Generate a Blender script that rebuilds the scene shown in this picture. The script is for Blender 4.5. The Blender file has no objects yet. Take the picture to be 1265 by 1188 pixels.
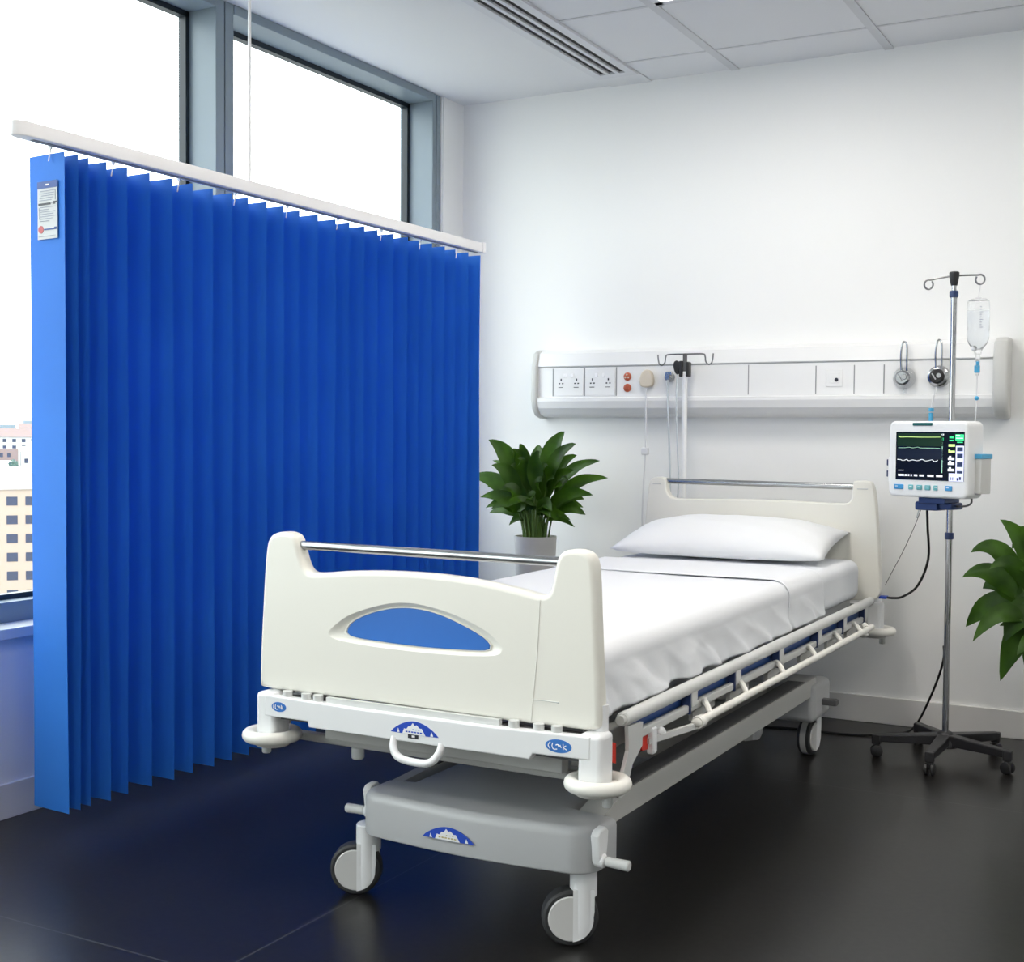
import bpy, bmesh, math, random
from mathutils import Vector, Matrix
random.seed(7)
PI = math.pi
sc = bpy.context.scene
COL = sc.collection

# ------------------------------------------------------------------ materials
def s2l(c):
    return tuple((x/12.92 if x <= .04045 else ((x+.055)/1.055)**2.4) for x in c)
def hexc(h):
    return s2l(tuple(int(h[i:i+2], 16)/255 for i in (0, 2, 4)))
def mat(name, col, rough=.5, metal=0., bump=0., scale=60., emit=0., trans=0., ior=1.45, coat=0., spec=.5, vary=.0, vscale=6.):
    m = bpy.data.materials.new(name); m.use_nodes = True
    nt = m.node_tree; b = nt.nodes['Principled BSDF']
    if isinstance(col, str): col = hexc(col)
    b.inputs['Base Color'].default_value = (*col, 1)
    b.inputs['Roughness'].default_value = rough
    b.inputs['Metallic'].default_value = metal
    b.inputs['IOR'].default_value = ior
    b.inputs['Transmission Weight'].default_value = trans
    b.inputs['Coat Weight'].default_value = coat
    b.inputs['Specular IOR Level'].default_value = spec
    if emit:
        b.inputs['Emission Color'].default_value = (*col, 1)
        b.inputs['Emission Strength'].default_value = emit
    tc = nt.nodes.new('ShaderNodeTexCoord')
    if bump:
        n = nt.nodes.new('ShaderNodeTexNoise'); n.inputs['Scale'].default_value = scale; n.inputs['Detail'].default_value = 4
        nt.links.new(tc.outputs['Object'], n.inputs['Vector'])
        bp = nt.nodes.new('ShaderNodeBump'); bp.inputs['Strength'].default_value = bump; bp.inputs['Distance'].default_value = .01
        nt.links.new(n.outputs['Fac'], bp.inputs['Height']); nt.links.new(bp.outputs['Normal'], b.inputs['Normal'])
    if vary:
        n = nt.nodes.new('ShaderNodeTexNoise'); n.inputs['Scale'].default_value = vscale; n.inputs['Detail'].default_value = 5
        nt.links.new(tc.outputs['Object'], n.inputs['Vector'])
        mx = nt.nodes.new('ShaderNodeMix'); mx.data_type = 'RGBA'
        mx.inputs['A'].default_value = (*[c*(1-vary) for c in col], 1); mx.inputs['B'].default_value = (*[min(1, c*(1+vary)) for c in col], 1)
        nt.links.new(n.outputs['Fac'], mx.inputs['Factor']); nt.links.new(mx.outputs['Result'], b.inputs['Base Color'])
    return m

M = {}
M['wall'] = mat('wall_paint', (.84, .84, .835), .55, bump=.03, scale=180)
M['ceil'] = mat('ceiling_board', (.74, .75, .77), .8, bump=.04, scale=220)
M['tbar'] = mat('ceiling_grid_paint', (.60, .61, .63), .5)
M['base'] = mat('baseboard_paint', (.70, .685, .67), .45, vary=.04)
M['alu'] = mat('window_frame_grey', (.215, .265, .30), .42, metal=.0, vary=.05)
M['gasket'] = mat('window_gasket', (.012, .02, .028), .4)
M['sill'] = mat('sill_stone', (.66, .68, .70), .3, vary=.03)
M['black'] = mat('black_recess', (.006, .006, .008), .6)
M['vent'] = mat('vent_frame_paint', (.66, .67, .70), .4)
M['lamp'] = mat('lamp_diffuser', (1., .945, .875), .5, emit=18.)
M['rail'] = mat('rail_plastic', (.88, .87, .88), .4, vary=.02)
M['cream'] = mat('bed_moulding_cream', (.80, .785, .72), .32, bump=.012, scale=300)
M['whitepl'] = mat('white_plastic', (.80, .81, .82), .3, bump=.01, scale=300)
M['warmwhite'] = mat('warm_white_plastic', (.80, .79, .74), .35)
M['greycover'] = mat('base_cover_grey', (.46, .47, .48), .38, bump=.012, scale=260)
M['greymetal'] = mat('frame_grey_paint', (.50, .50, .48), .38, vary=.04)
M['railgrey'] = mat('side_rail_grey', (.60, .61, .60), .34, vary=.04)
M['darkgrey'] = mat('dark_grey_strip', (.10, .10, .105), .5)
M['steel'] = mat('brushed_steel', (.42, .43, .44), .24, metal=1.)
M['gunmetal'] = mat('gunmetal_wire', (.20, .205, .21), .3, metal=1.)
M['chrome'] = mat('chrome', (.47, .47, .48), .14, metal=1.)
M['blueinlay'] = mat('blue_inlay', (.028, .16, .56), .35)
M['bluestrip'] = mat('blue_strip', (.02, .08, .30), .4)
M['decal'] = mat('decal_blue', (.018, .07, .48), .35)
M['decal2'] = mat('decal_light_blue', (.04, .18, .55), .35)
M['decalwhite'] = mat('decal_white', (.85, .86, .86), .4)
M['decalyellow'] = mat('decal_yellow', (.5, .42, .18), .4)
M['decalblack'] = mat('decal_black', (.015, .018, .03), .4)
M['red'] = mat('red_lever', (.62, .03, .015), .4)
M['rubber'] = mat('grey_rubber', (.035, .036, .038), .55)
M['hub'] = mat('wheel_hub_grey', (.62, .62, .61), .35)
M['sheet'] = mat('white_cotton', (.80, .815, .845), .85, bump=.10, scale=700)
M['pillow'] = mat('pillow_cotton', (.81, .82, .835), .85, bump=.10, scale=700)
M['unit'] = mat('bedhead_panel_white', (.80, .80, .80), .35)
M['unitgrey'] = mat('end_cap_grey', (.56, .56, .54), .4)
M['groove'] = mat('groove_dark', (.27, .28, .29), .6)
M['beige'] = mat('beige_plug', (.62, .55, .45), .45)
M['terra'] = mat('red_brown_plastic', (.45, .10, .045), .4)
M['blackpl'] = mat('black_plastic', (.018, .018, .02), .4)
M['standblack'] = mat('stand_black_plastic', (.022, .022, .025), .42)
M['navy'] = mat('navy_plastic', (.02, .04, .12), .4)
M['navy2'] = mat('blue_clamp', (.012, .04, .16), .4)
M['cyan'] = mat('cyan_plastic', (.06, .35, .60), .35)
M['tealled'] = mat('alarm_bar', (.005, .10, .10), .3)
M['key'] = mat('key_teal', (.15, .45, .50), .4)
M['keyblue'] = mat('key_blue', (.05, .30, .62), .4)
M['screen'] = mat('screen_black', (.004, .006, .010), .2)
M['scrgreen'] = mat('screen_green_field', (.003, .022, .006), .3, emit=.25)
M['scrnavy'] = mat('screen_navy_field', (.003, .007, .020), .3, emit=.25)
def em(n, c, s=1.): return mat(n, c, .4, emit=s)
M['e_yel'] = em('trace_yellow', (.55, .75, .25), .8)
M['e_grn'] = em('trace_green', (.03, .60, .22), .8)
M['e_teal'] = em('trace_teal', (.30, .55, .42), .5)
M['e_wht'] = em('trace_white', (.72, .75, .80), .7)
M['e_lil'] = em('screen_lilac', (.62, .64, .85), .6)
M['label_text'] = mat('label_text_grey', (.22, .25, .34), .6)
M['label_head'] = mat('label_header_blue', (.012, .06, .26), .5)
M['label_red'] = mat('label_red', (.50, .09, .10), .5)
M['pot'] = mat('pot_grey', (.55, .54, .52), .6, vary=.05, vscale=20)
M['soil'] = mat('soil', (.03, .022, .015), .9, bump=.5, scale=80)
M['wire'] = mat('white_cord', (.66, .66, .68), .5)
M['tubeclear'] = mat('clear_tube', (.72, .76, .80), .25, trans=.35, ior=1.3)
M['blackcord'] = mat('black_cord', (.012, .012, .013), .45)
M['clear'] = mat('clear_plastic', (.98, .99, 1.), .10, trans=.92, ior=1.22)
M['liquid'] = mat('saline', (.95, .975, 1.), .05, trans=.95, ior=1.10)

def leafmat():
    m = bpy.data.materials.new('leaf_green'); m.use_nodes = True; nt = m.node_tree
    b = nt.nodes['Principled BSDF']; b.inputs['Roughness'].default_value = .45; b.inputs['Specular IOR Level'].default_value = .3
    tc = nt.nodes.new('ShaderNodeTexCoord'); n = nt.nodes.new('ShaderNodeTexNoise'); n.inputs['Scale'].default_value = 14
    nt.links.new(tc.outputs['Object'], n.inputs['Vector'])
    r = nt.nodes.new('ShaderNodeValToRGB')
    r.color_ramp.elements[0].position = .3; r.color_ramp.elements[0].color = (.014, .046, .003, 1)
    r.color_ramp.elements[1].position = .75; r.color_ramp.elements[1].color = (.055, .135, .008, 1)
    nt.links.new(n.outputs['Fac'], r.inputs['Fac']); nt.links.new(r.outputs['Color'], b.inputs['Base Color'])
    t = nt.nodes.new('ShaderNodeBsdfTranslucent'); t.inputs['Color'].default_value = (.08, .22, .01, 1)
    mx = nt.nodes.new('ShaderNodeMixShader'); mx.inputs['Fac'].default_value = .18
    nt.links.new(b.outputs['BSDF'], mx.inputs[1]); nt.links.new(t.outputs['BSDF'], mx.inputs[2])
    nt.links.new(mx.outputs['Shader'], nt.nodes['Material Output'].inputs['Surface'])
    return m
M['leaf'] = leafmat()
M['stem'] = mat('leaf_stalk', (.09, .17, .03), .5)

def curtainmat():
    m = bpy.data.materials.new('curtain_blue'); m.use_nodes = True; nt = m.node_tree
    b = nt.nodes['Principled BSDF']; b.inputs['Roughness'].default_value = .6; b.inputs['Specular IOR Level'].default_value = .35
    tc = nt.nodes.new('ShaderNodeTexCoord'); n = nt.nodes.new('ShaderNodeTexNoise'); n.inputs['Scale'].default_value = 3; n.inputs['Detail'].default_value = 6
    nt.links.new(tc.outputs['Object'], n.inputs['Vector'])
    r = nt.nodes.new('ShaderNodeValToRGB')
    r.color_ramp.elements[0].position = .3; r.color_ramp.elements[0].color = (.026, .21, .76, 1)
    r.color_ramp.elements[1].position = .7; r.color_ramp.elements[1].color = (.034, .24, .82, 1)
    nt.links.new(n.outputs['Fac'], r.inputs['Fac']); nt.links.new(r.outputs['Color'], b.inputs['Base Color'])
    t = nt.nodes.new('ShaderNodeBsdfTranslucent'); t.inputs['Color'].default_value = (.015, .17, .62, 1)
    mx = nt.nodes.new('ShaderNodeMixShader'); mx.inputs['Fac'].default_value = .25
    nt.links.new(b.outputs['BSDF'], mx.inputs[1]); nt.links.new(t.outputs['BSDF'], mx.inputs[2])
    nt.links.new(mx.outputs['Shader'], nt.nodes['Material Output'].inputs['Surface'])
    return m
M['curtain'] = curtainmat()

def glassmat():
    m = bpy.data.materials.new('window_glass'); m.use_nodes = True; nt = m.node_tree
    nt.nodes.remove(nt.nodes['Principled BSDF'])
    t = nt.nodes.new('ShaderNodeBsdfTransparent'); t.inputs['Color'].default_value = (.94, .97, .97, 1)
    g = nt.nodes.new('ShaderNodeBsdfGlossy'); g.inputs['Roughness'].default_value = .01
    f = nt.nodes.new('ShaderNodeLayerWeight'); f.inputs['Blend'].default_value = .5
    p5 = nt.nodes.new('ShaderNodeMath'); p5.operation = 'POWER'; p5.inputs[1].default_value = 5; nt.links.new(f.outputs['Facing'], p5.inputs[0])
    ma = nt.nodes.new('ShaderNodeMath'); ma.operation = 'MULTIPLY_ADD'; ma.inputs[1].default_value = .9; ma.inputs[2].default_value = .025; nt.links.new(p5.outputs[0], ma.inputs[0])
    mx = nt.nodes.new('ShaderNodeMixShader')
    nt.links.new(ma.outputs[0], mx.inputs['Fac']); nt.links.new(t.outputs['BSDF'], mx.inputs[1]); nt.links.new(g.outputs['BSDF'], mx.inputs[2])
    nt.links.new(mx.outputs['Shader'], nt.nodes['Material Output'].inputs['Surface'])
    return m
M['glass'] = glassmat()

def floormat():
    m = bpy.data.materials.new('floor_dark_vinyl'); m.use_nodes = True; nt = m.node_tree
    b = nt.nodes['Principled BSDF']; b.inputs['Roughness'].default_value = .33; b.inputs['Specular IOR Level'].default_value = .5
    tc = nt.nodes.new('ShaderNodeTexCoord')
    n = nt.nodes.new('ShaderNodeTexNoise'); n.inputs['Scale'].default_value = 45; n.inputs['Detail'].default_value = 3
    nt.links.new(tc.outputs['Object'], n.inputs['Vector'])
    r = nt.nodes.new('ShaderNodeValToRGB')
    r.color_ramp.elements[0].position = .35; r.color_ramp.elements[0].color = (.0075, .0070, .0065, 1)
    r.color_ramp.elements[1].position = .8; r.color_ramp.elements[1].color = (.0165, .0155, .0145, 1)
    nt.links.new(n.outputs['Fac'], r.inputs['Fac'])
    # tile seams
    sp = nt.nodes.new('ShaderNodeSeparateXYZ'); nt.links.new(tc.outputs['Object'], sp.inputs[0])
    def seam(sock, off, period):
        a = nt.nodes.new('ShaderNodeMath'); a.operation = 'ADD'; a.inputs[1].default_value = off; nt.links.new(sock, a.inputs[0])
        p = nt.nodes.new('ShaderNodeMath'); p.operation = 'PINGPONG'; p.inputs[1].default_value = period; nt.links.new(a.outputs[0], p.inputs[0])
        l = nt.nodes.new('ShaderNodeMath'); l.operation = 'LESS_THAN'; l.inputs[1].default_value = .0022; nt.links.new(p.outputs[0], l.inputs[0])
        return l.outputs[0]
    s1 = seam(sp.outputs['X'], 2.076, 1.2); s2 = seam(sp.outputs['Y'], -2.31, 1.2)
    mxm = nt.nodes.new('ShaderNodeMath'); mxm.operation = 'MAXIMUM'; nt.links.new(s1, mxm.inputs[0]); nt.links.new(s2, mxm.inputs[1])
    mx = nt.nodes.new('ShaderNodeMix'); mx.data_type = 'RGBA'; nt.links.new(mxm.outputs[0], mx.inputs['Factor'])
    nt.links.new(r.outputs['Color'], mx.inputs['A']); mx.inputs['B'].default_value = (.055, .055, .055, 1)
    nt.links.new(mx.outputs['Result'], b.inputs['Base Color'])
    n2 = nt.nodes.new('ShaderNodeTexNoise'); n2.inputs['Scale'].default_value = 2.2; n2.inputs['Detail'].default_value = 6
    nt.links.new(tc.outputs['Object'], n2.inputs['Vector'])
    mr = nt.nodes.new('ShaderNodeMapRange'); mr.inputs['To Min'].default_value = .285; mr.inputs['To Max'].default_value = .36
    nt.links.new(n2.outputs['Fac'], mr.inputs['Value']); nt.links.new(mr.outputs['Result'], b.inputs['Roughness'])
    return m
M['floor'] = floormat()
M['facade'] = mat('cream_render', (.34, .27, .215), .8, vary=.05, vscale=.2)
M['facade_white'] = mat('white_render', (.40, .40, .39), .8, vary=.05, vscale=.2)
M['facade_red'] = mat('brick_red_render', (.20, .145, .135), .8, vary=.06, vscale=.2)
M['facade_blue'] = mat('blue_grey_cladding', (.19, .23, .26), .7)
M['bldwin'] = mat('far_window', (.045, .05, .075), .5, spec=.2)
M['roofgrey'] = mat('roof_grey', (.62, .62, .61), .8)
M['treeline'] = mat('far_green', (.06, .10, .08), .9)
M['ground'] = mat('far_ground', (.22, .22, .21), .9, vary=.2, vscale=.02)

# ------------------------------------------------------------------ geometry builder
def root_loc(o):
    l = Vector((0, 0, 0))
    while o is not None:
        l += o.location; o = o.parent
    return l
class G:
    def __init__(s): s.bm = bmesh.new()
    def _add(s, t, mtx=None):
        if mtx is not None: bmesh.ops.transform(t, matrix=mtx, verts=t.verts)
        me = bpy.data.meshes.new('tmp'); t.to_mesh(me); t.free(); s.bm.from_mesh(me); bpy.data.meshes.remove(me)
    def box(s, a, b, bev=0., seg=2, rot=None):
        t = bmesh.new(); bmesh.ops.create_cube(t, size=1)
        c = [(a[i]+b[i])/2 for i in range(3)]; d = [abs(b[i]-a[i]) for i in range(3)]
        bmesh.ops.transform(t, matrix=Matrix.Diagonal((*d, 1)), verts=t.verts)
        if bev:
            bmesh.ops.bevel(t, geom=list(t.edges), offset=min(bev, min(d)*.49), segments=seg, affect='EDGES', profile=.5)
        t.normal_update()
        for f in t.faces: f.smooth = max(abs(x) for x in f.normal) < .999
        m = Matrix.Translation(c)
        if rot is not None: m = m @ rot
        s._add(t, m); return s
    def bar(s, p0, p1, w, h, w2=None, h2=None, up=(0, 0, 1), bev=0.):
        p0, p1 = Vector(p0), Vector(p1); d = (p1-p0).normalized(); sd = d.cross(Vector(up)).normalized(); u = sd.cross(d)
        w2 = w if w2 is None else w2; h2 = h if h2 is None else h2
        t = bmesh.new(); v = []
        for p, a, b in ((p0, w, h), (p1, w2, h2)):
            for x, y in ((-1, -1), (1, -1), (1, 1), (-1, 1)): v.append(t.verts.new(p+sd*x*a/2+u*y*b/2))
        for f in ((0, 1, 2, 3), (7, 6, 5, 4), (0, 4, 5, 1), (1, 5, 6, 2), (2, 6, 7, 3), (3, 7, 4, 0)): t.faces.new([v[i] for i in f])
        bmesh.ops.recalc_face_normals(t, faces=t.faces)
        if bev: bmesh.ops.bevel(t, geom=list(t.edges), offset=bev, segments=2, affect='EDGES', profile=.5)
        s._add(t); return s
    def lathe(s, prof, c=(0, 0, 0), axis=(0, 0, 1), seg=28):
        t = bmesh.new(); rings = []
        for r, z in prof:
            if r < 1e-6: rings.append([t.verts.new((0, 0, z))])
            else: rings.append([t.verts.new((r*math.cos(2*PI*i/seg), r*math.sin(2*PI*i/seg), z)) for i in range(seg)])
        for a, b in zip(rings, rings[1:]):
            for i in range(seg):
                j = (i+1) % seg
                if len(a) == 1 and len(b) == 1: continue
                f = t.faces.new([a[0], b[j], b[i]] if len(a) == 1 else [a[i], a[j], b[0]] if len(b) == 1 else [a[i], a[j], b[j], b[i]])
                f.smooth = True
        for ring in (rings[0], rings[-1]):
            if len(ring) > 1: t.faces.new(ring)
        bmesh.ops.recalc_face_normals(t, faces=t.faces)
        q = Vector((0, 0, 1)).rotation_difference(Vector(axis).normalized()).to_matrix().to_4x4()
        s._add(t, Matrix.Translation(c) @ q); return s
    def cyl(s, p0, p1, r, r2=None, seg=20, bev=0.):
        p0, p1 = Vector(p0), Vector(p1); L = (p1-p0).length; r2 = r if r2 is None else r2
        if bev: prof = [(r-bev, 0), (r, bev), (r2, L-bev), (r2-bev, L)]
        else: prof = [(r, 0), (r2, L)]
        return s.lathe(prof, p0, p1-p0, seg)
    def sphere(s, c, r, sx=1, sy=1, sz=1):
        t = bmesh.new(); bmesh.ops.create_uvsphere(t, u_segments=18, v_segments=12, radius=r)
        for f in t.faces: f.smooth = True
        s._add(t, Matrix.Translation(c) @ Matrix.Diagonal((sx, sy, sz, 1))); return s
    def tube(s, pts, r, seg=10, sub=6, closed=False, rr=None):
        P = [Vector(p) for p in pts]
        if sub > 1 and len(P) > 2:
            Q = []; n = len(P); rng = range(n if closed else n-1)
            for i in rng:
                p0 = P[(i-1) % n] if closed else P[max(i-1, 0)]; p1 = P[i]; p2 = P[(i+1) % n]; p3 = P[(i+2) % n] if closed else P[min(i+2, n-1)]
                for k in range(sub):
                    u = k/sub
                    Q.append(.5*((2*p1)+(-p0+p2)*u+(2*p0-5*p1+4*p2-p3)*u*u+(-p0+3*p1-3*p2+p3)*u**3))
            if not closed: Q.append(P[-1])
            P = Q
        t = bmesh.new(); n = len(P); rings = []; prev = None
        for i, p in enumerate(P):
            d = (P[(i+1) % n]-P[i-1]) if closed else (P[min(i+1, n-1)]-P[max(i-1, 0)])
            d.normalize()
            if prev is None:
                a = Vector((0, 0, 1)) if abs(d.z) < .9 else Vector((1, 0, 0)); u = d.cross(a).normalized()
            else:
                u = (prev-d*prev.dot(d)).normalized()
            prev = u; w = d.cross(u)
            ri = r if rr is None else r+(rr-r)*i/(n-1)
            rings.append([t.verts.new(p+(u*math.cos(2*PI*k/seg)+w*math.sin(2*PI*k/seg))*ri) for k in range(seg)])
        for i in range(n if closed else n-1):
            a, b = rings[i], rings[(i+1) % n]
            for k in range(seg):
                f = t.faces.new([a[k], a[(k+1) % seg], b[(k+1) % seg], b[k]]); f.smooth = True
        if not closed: t.faces.new(rings[0]); t.faces.new(rings[-1])
        bmesh.ops.recalc_face_normals(t, faces=t.faces); s._add(t); return s
    def plate(s, outline, f3, depth, r=.004, hole=None, n=4, smooth=0, back_r=None):
        """rounded plate: outline (a,b), f3(a,b,d) -> point; optional dished hole = (loop list of (outline, depth))"""
        O = [Vector(p) for p in outline]
        for _ in range(smooth):
            Q = []
            for i in range(len(O)):
                a, b = O[i], O[(i+1) % len(O)]; Q += [a*.75+b*.25, a*.25+b*.75]
            O = Q
        if sum(O[i].x*O[(i+1) % len(O)].y-O[(i+1) % len(O)].x*O[i].y for i in range(len(O))) < 0: O.reverse()
        N = len(O); nor = []
        for i in range(N):
            e0 = (O[i]-O[i-1]).normalized(); e1 = (O[(i+1) % N]-O[i]).normalized()
            n0 = Vector((-e0.y, e0.x)); n1 = Vector((-e1.y, e1.x)); m = n0+n1
            m = m/max(.4, m.dot(n0)) if m.length > 1e-6 else n0
            nor.append(m)
        t = bmesh.new()
        def loop(ins, d): return [t.verts.new(f3(*(O[i]+nor[i]*ins), d)) for i in range(N)]
        br = r if back_r is None else back_r
        L = [loop(r+.0012, 0)]
        for k in range(n, -1, -1):
            a = PI/2*k/n; L.append(loop(r*(1-math.cos(a)), r*(1-math.sin(a))))
        for k in range(0, n+1):
            a = PI/2*k/n; L.append(loop(br*(1-math.cos(a)), depth-br*(1-math.sin(a))))
        L = L[:2+n]+L[2+n:]
        for a, b in zip(L, L[1:]):
            for i in range(N):
                f = t.faces.new([a[i], a[(i+1) % N], b[(i+1) % N], b[i]]); f.smooth = True
        if hole:
            H = [[t.verts.new(f3(*p, d)) for p in ol] for ol, d in hole]
            for a, b in zip(H, H[1:]):
                for i in range(len(a)):
                    f = t.faces.new([a[i], a[(i+1) % len(a)], b[(i+1) % len(a)], b[i]]); f.smooth = True
            t.faces.new(H[-1])
            ed = []
            for lp in (L[0], H[0]):
                for i in range(len(lp)):
                    e = t.edges.get((lp[i], lp[(i+1) % len(lp)])); ed.append(e)
            bmesh.ops.triangle_fill(t, use_beauty=True, use_dissolve=False, edges=ed)
        else:
            t.faces.new(L[0])
        t.faces.new(L[-1])
        bmesh.ops.recalc_face_normals(t, faces=t.faces); s._add(t); return s
    def prism(s, outline, f3, d0, d1):
        t = bmesh.new(); a = [t.verts.new(f3(x, y, d0)) for x, y in outline]; b = [t.verts.new(f3(x, y, d1)) for x, y in outline]
        n = len(a); t.faces.new(a); t.faces.new(b)
        for i in range(n): t.faces.new([a[i], a[(i+1) % n], b[(i+1) % n], b[i]])
        bmesh.ops.recalc_face_normals(t, faces=t.faces); s._add(t); return s
    def torus(s, c, R, r, seg=32, tube=12, a0=0, a1=2*PI):
        full = a1-a0 > 6.28; n = seg
        pts = [(c[0]+R*math.cos(a0+(a1-a0)*i/(n if full else n-1)), c[1]+R*math.sin(a0+(a1-a0)*i/(n if full else n-1)), c[2]) for i in range(n)]
        return s.tube(pts, r, tube, 1, full)
    def build(s, name, m, parent=None, local=False, auto=True, sub=0):
        me = bpy.data.meshes.new(name)
        if parent is not None and not local:
            bmesh.ops.translate(s.bm, vec=-root_loc(parent), verts=s.bm.verts)
        if auto:
            s.bm.normal_update()
            for e in s.bm.edges:
                e.smooth = len(e.link_faces) == 2 and e.calc_face_angle(0) < math.radians(38)
        s.bm.to_mesh(me); s.bm.free()
        me.materials.append(M[m] if isinstance(m, str) else m)
        o = bpy.data.objects.new(name, me); COL.objects.link(o)
        if parent is not None: o.parent = parent
        return o
def thing(name, label, cat, loc=(0, 0, 0), rz=0, group=None):
    o = bpy.data.objects.new(name, None); COL.objects.link(o); o.empty_display_size = .1
    o.location = loc; o.rotation_euler = (0, 0, rz); return tag(o, label, cat, group)
def tag(o, label, cat, group=None):
    o['label'] = label; o['category'] = cat
    if group: o['group'] = group
    return o
def struct(o): o['kind'] = 'structure'; return o
XZ = lambda y0: (lambda a, b, d: (a, y0+d, b))
XY = lambda z0: (lambda a, b, d: (a, b, z0-d))
YZ = lambda x0: (lambda a, b, d: (x0-d, a, b))

# ------------------------------------------------------------------ camera
cam = bpy.data.cameras.new('camera'); co = bpy.data.objects.new('camera', cam); COL.objects.link(co)
cam.sensor_fit = 'HORIZONTAL'; cam.sensor_width = 36; cam.lens = 1580.17/1265*36; cam.clip_end = 3000
Rr = Vector((.8765426, .4812691, .0072821)); Dn = Vector((.0239832, -.0285605, -.9993043)); Fw = Vector((-.4807263, .8761075, -.0365768))
mw = Matrix.Identity(4)
for i in range(3): mw[i][0] = Rr[i]; mw[i][1] = -Dn[i]; mw[i][2] = -Fw[i]
mw[2][3] = 1.3
co.matrix_world = mw; sc.camera = co

# ------------------------------------------------------------------ room shell
YB, XL, ZC, XR, YF = 5.87, -3.53, 3.035, 2.4, -2.6
struct(G().box((-3.73, YF-.2, -.1), (XR+.2, YB+.2, 0)).build('floor', 'floor'))
struct(G().box((-3.73, YF-.2, ZC), (XR+.2, YB+.2, ZC+.2)).build('ceiling', 'ceil'))
struct(G().box((-3.73, YB, 0), (XR+.2, YB+.15, ZC)).build('wall_back', 'wall'))
struct(G().box((XR, YF, 0), (XR+.15, YB, ZC)).build('wall_right', 'wall'))
struct(G().box((-3.73, YF-.15, 0), (XR+.15, YF, ZC)).build('wall_front', 'wall'))
struct(G().box((-3.73, YF, 0), (XL, YB, .605)).box((-3.73, 5.652, .6), (XL, YB, ZC)).build('wall_left', 'wall'))
struct(G().box((XL, YF, 0), (XL+.015, YB, .118), .003).build('baseboard_left', 'base'))
struct(G().box((XL, YB-.015, 0), (XR, YB, .122), .003).build('baseboard_back', 'base'))
struct(G().box((-3.72, YF, .605), (-3.497, 5.65, .642), .004).build('trim_1', 'sill'))
# ceiling grid bars
t = G()
for x in (-2.03, -1.315, -.60, .115, .83, 1.545): t.box((x-.02, YF, ZC-.006), (x+.02, YB, ZC+.002))
struct(t.build('trim_2', 'tbar'))
t = G()
for k in range(12):
    y = 5.537-.68*k
    t.box((-2.46, y-.007, ZC-.0035), (XR, y+.007, ZC+.002))
struct(t.build('trim_3', 'tbar'))
# windows
def window(name, y0, y1):
    f = G()
    f.box((-3.70, y0, .64), (-3.615, y1, .712), .003)                      # bottom rail
    f.box((-3.73, y0, 2.995), (-3.53, y1, ZC), .003)                        # head
    f.box((-3.62, y0, 2.955), (-3.585, y1, 2.998), .003) if False else None
    fr = struct(f.build(name, 'alu'))
    g = G()
    g.box((-3.712, y0, .70), (-3.675, y1, .73)); g.box((-3.712, y0, 2.972), (-3.675, y1, 2.998))
    g.box((-3.712, y0, .70), (-3.675, y0+.022, 2.99)); g.box((-3.712, y1-.022, .70), (-3.675, y1, 2.99))
    struct(g.build('window_gasket', 'gasket', fr, local=True))
    struct(G().box((-3.700, y0+.01, .715), (-3.694, y1-.01, 2.985)).build('window_pane', 'glass', fr, local=True))
    return fr
window('window_1', 1.0, 3.957)
window('window_2', 4.063, 5.574)
window('window_3', YF, .89)
def mull(n, y0, y1):
    g = G().box((-3.735, y0, .63), (-3.535, (y0+y1)/2-.003, ZC), .002).box((-3.735, (y0+y1)/2+.003, .63), (-3.535, y1, ZC), .002).box((-3.735, y0+.01, .63), (-3.545, y1-.01, ZC))
    struct(g.build(n, 'alu'))
mull('trim_4', 3.957, 4.063); mull('trim_5', .89, 1.0); mull('trim_6', 5.574, 5.646)
struct(G().box((XL-.004, 5.66, .64), (XL+.006, 5.69, ZC), .002).build('trim_7', 'wall'))

# ------------------------------------------------------------------ ceiling fittings
v = thing('air_vent', 'long white linear slot air diffuser with three black slots in the ceiling', 'air vent', (-2.565, 2.4, ZC))
g = G()
xs = [-2.672, -2.628, -2.598, -2.578, -2.548, -2.528, -2.498, -2.455]
for i in (0, 2, 4, 6): g.box((xs[i], -1.2, ZC-.014), (xs[i+1], 5.64, ZC), .002)
g.box((-2.672, 5.64, ZC-.014), (-2.455, 5.70, ZC), .002).box((-2.672, -1.25, ZC-.014), (-2.455, -1.2, ZC), .002)
g.build('vent_frame', 'vent', v)
for i in (1, 3, 5): G().box((xs[i], -1.2, ZC-.004), (xs[i+1], 5.64, ZC+.001)).build('slot', 'black', v)
struct(G().box((-2.672, 5.70, ZC-.006), (-2.455, YB, ZC)).build('trim_8', 'ceil'))
def lamp(x, y, label):
    l = thing('ceiling_light', label, 'ceiling light', (x, y, ZC), 0, 'square ceiling light panels')
    a, b = .335, .32
    g = G(); w = .035
    g.box((x-a, y-b, ZC-.012), (x-a+w, y+b, ZC), .002).box((x+a-w, y-b, ZC-.012), (x+a, y+b, ZC), .002)
    g.box((x-a, y-b, ZC-.012), (x+a, y-b+w, ZC), .002).box((x-a, y+b-w, ZC-.012), (x+a, y+b, ZC), .002)
    g.build('light_frame', 'vent', l)
    G().box((x-a+w, y-b+w, ZC-.008), (x+a-w, y+b-w, ZC-.002)).build('diffuser', 'lamp', l)
lamp(-1.672, 4.517, 'square white light panel glowing in the ceiling grid over the bed')
for lx, ly in ((-1.672, 2.477), (-1.672, .437), (.473, 4.517), (.473, 2.477), (.473, .437)):  # unseen extra panels, added to brighten the room
    lamp(lx, ly, 'square white fill light panel added to the ceiling grid beyond the camera view')

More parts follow.
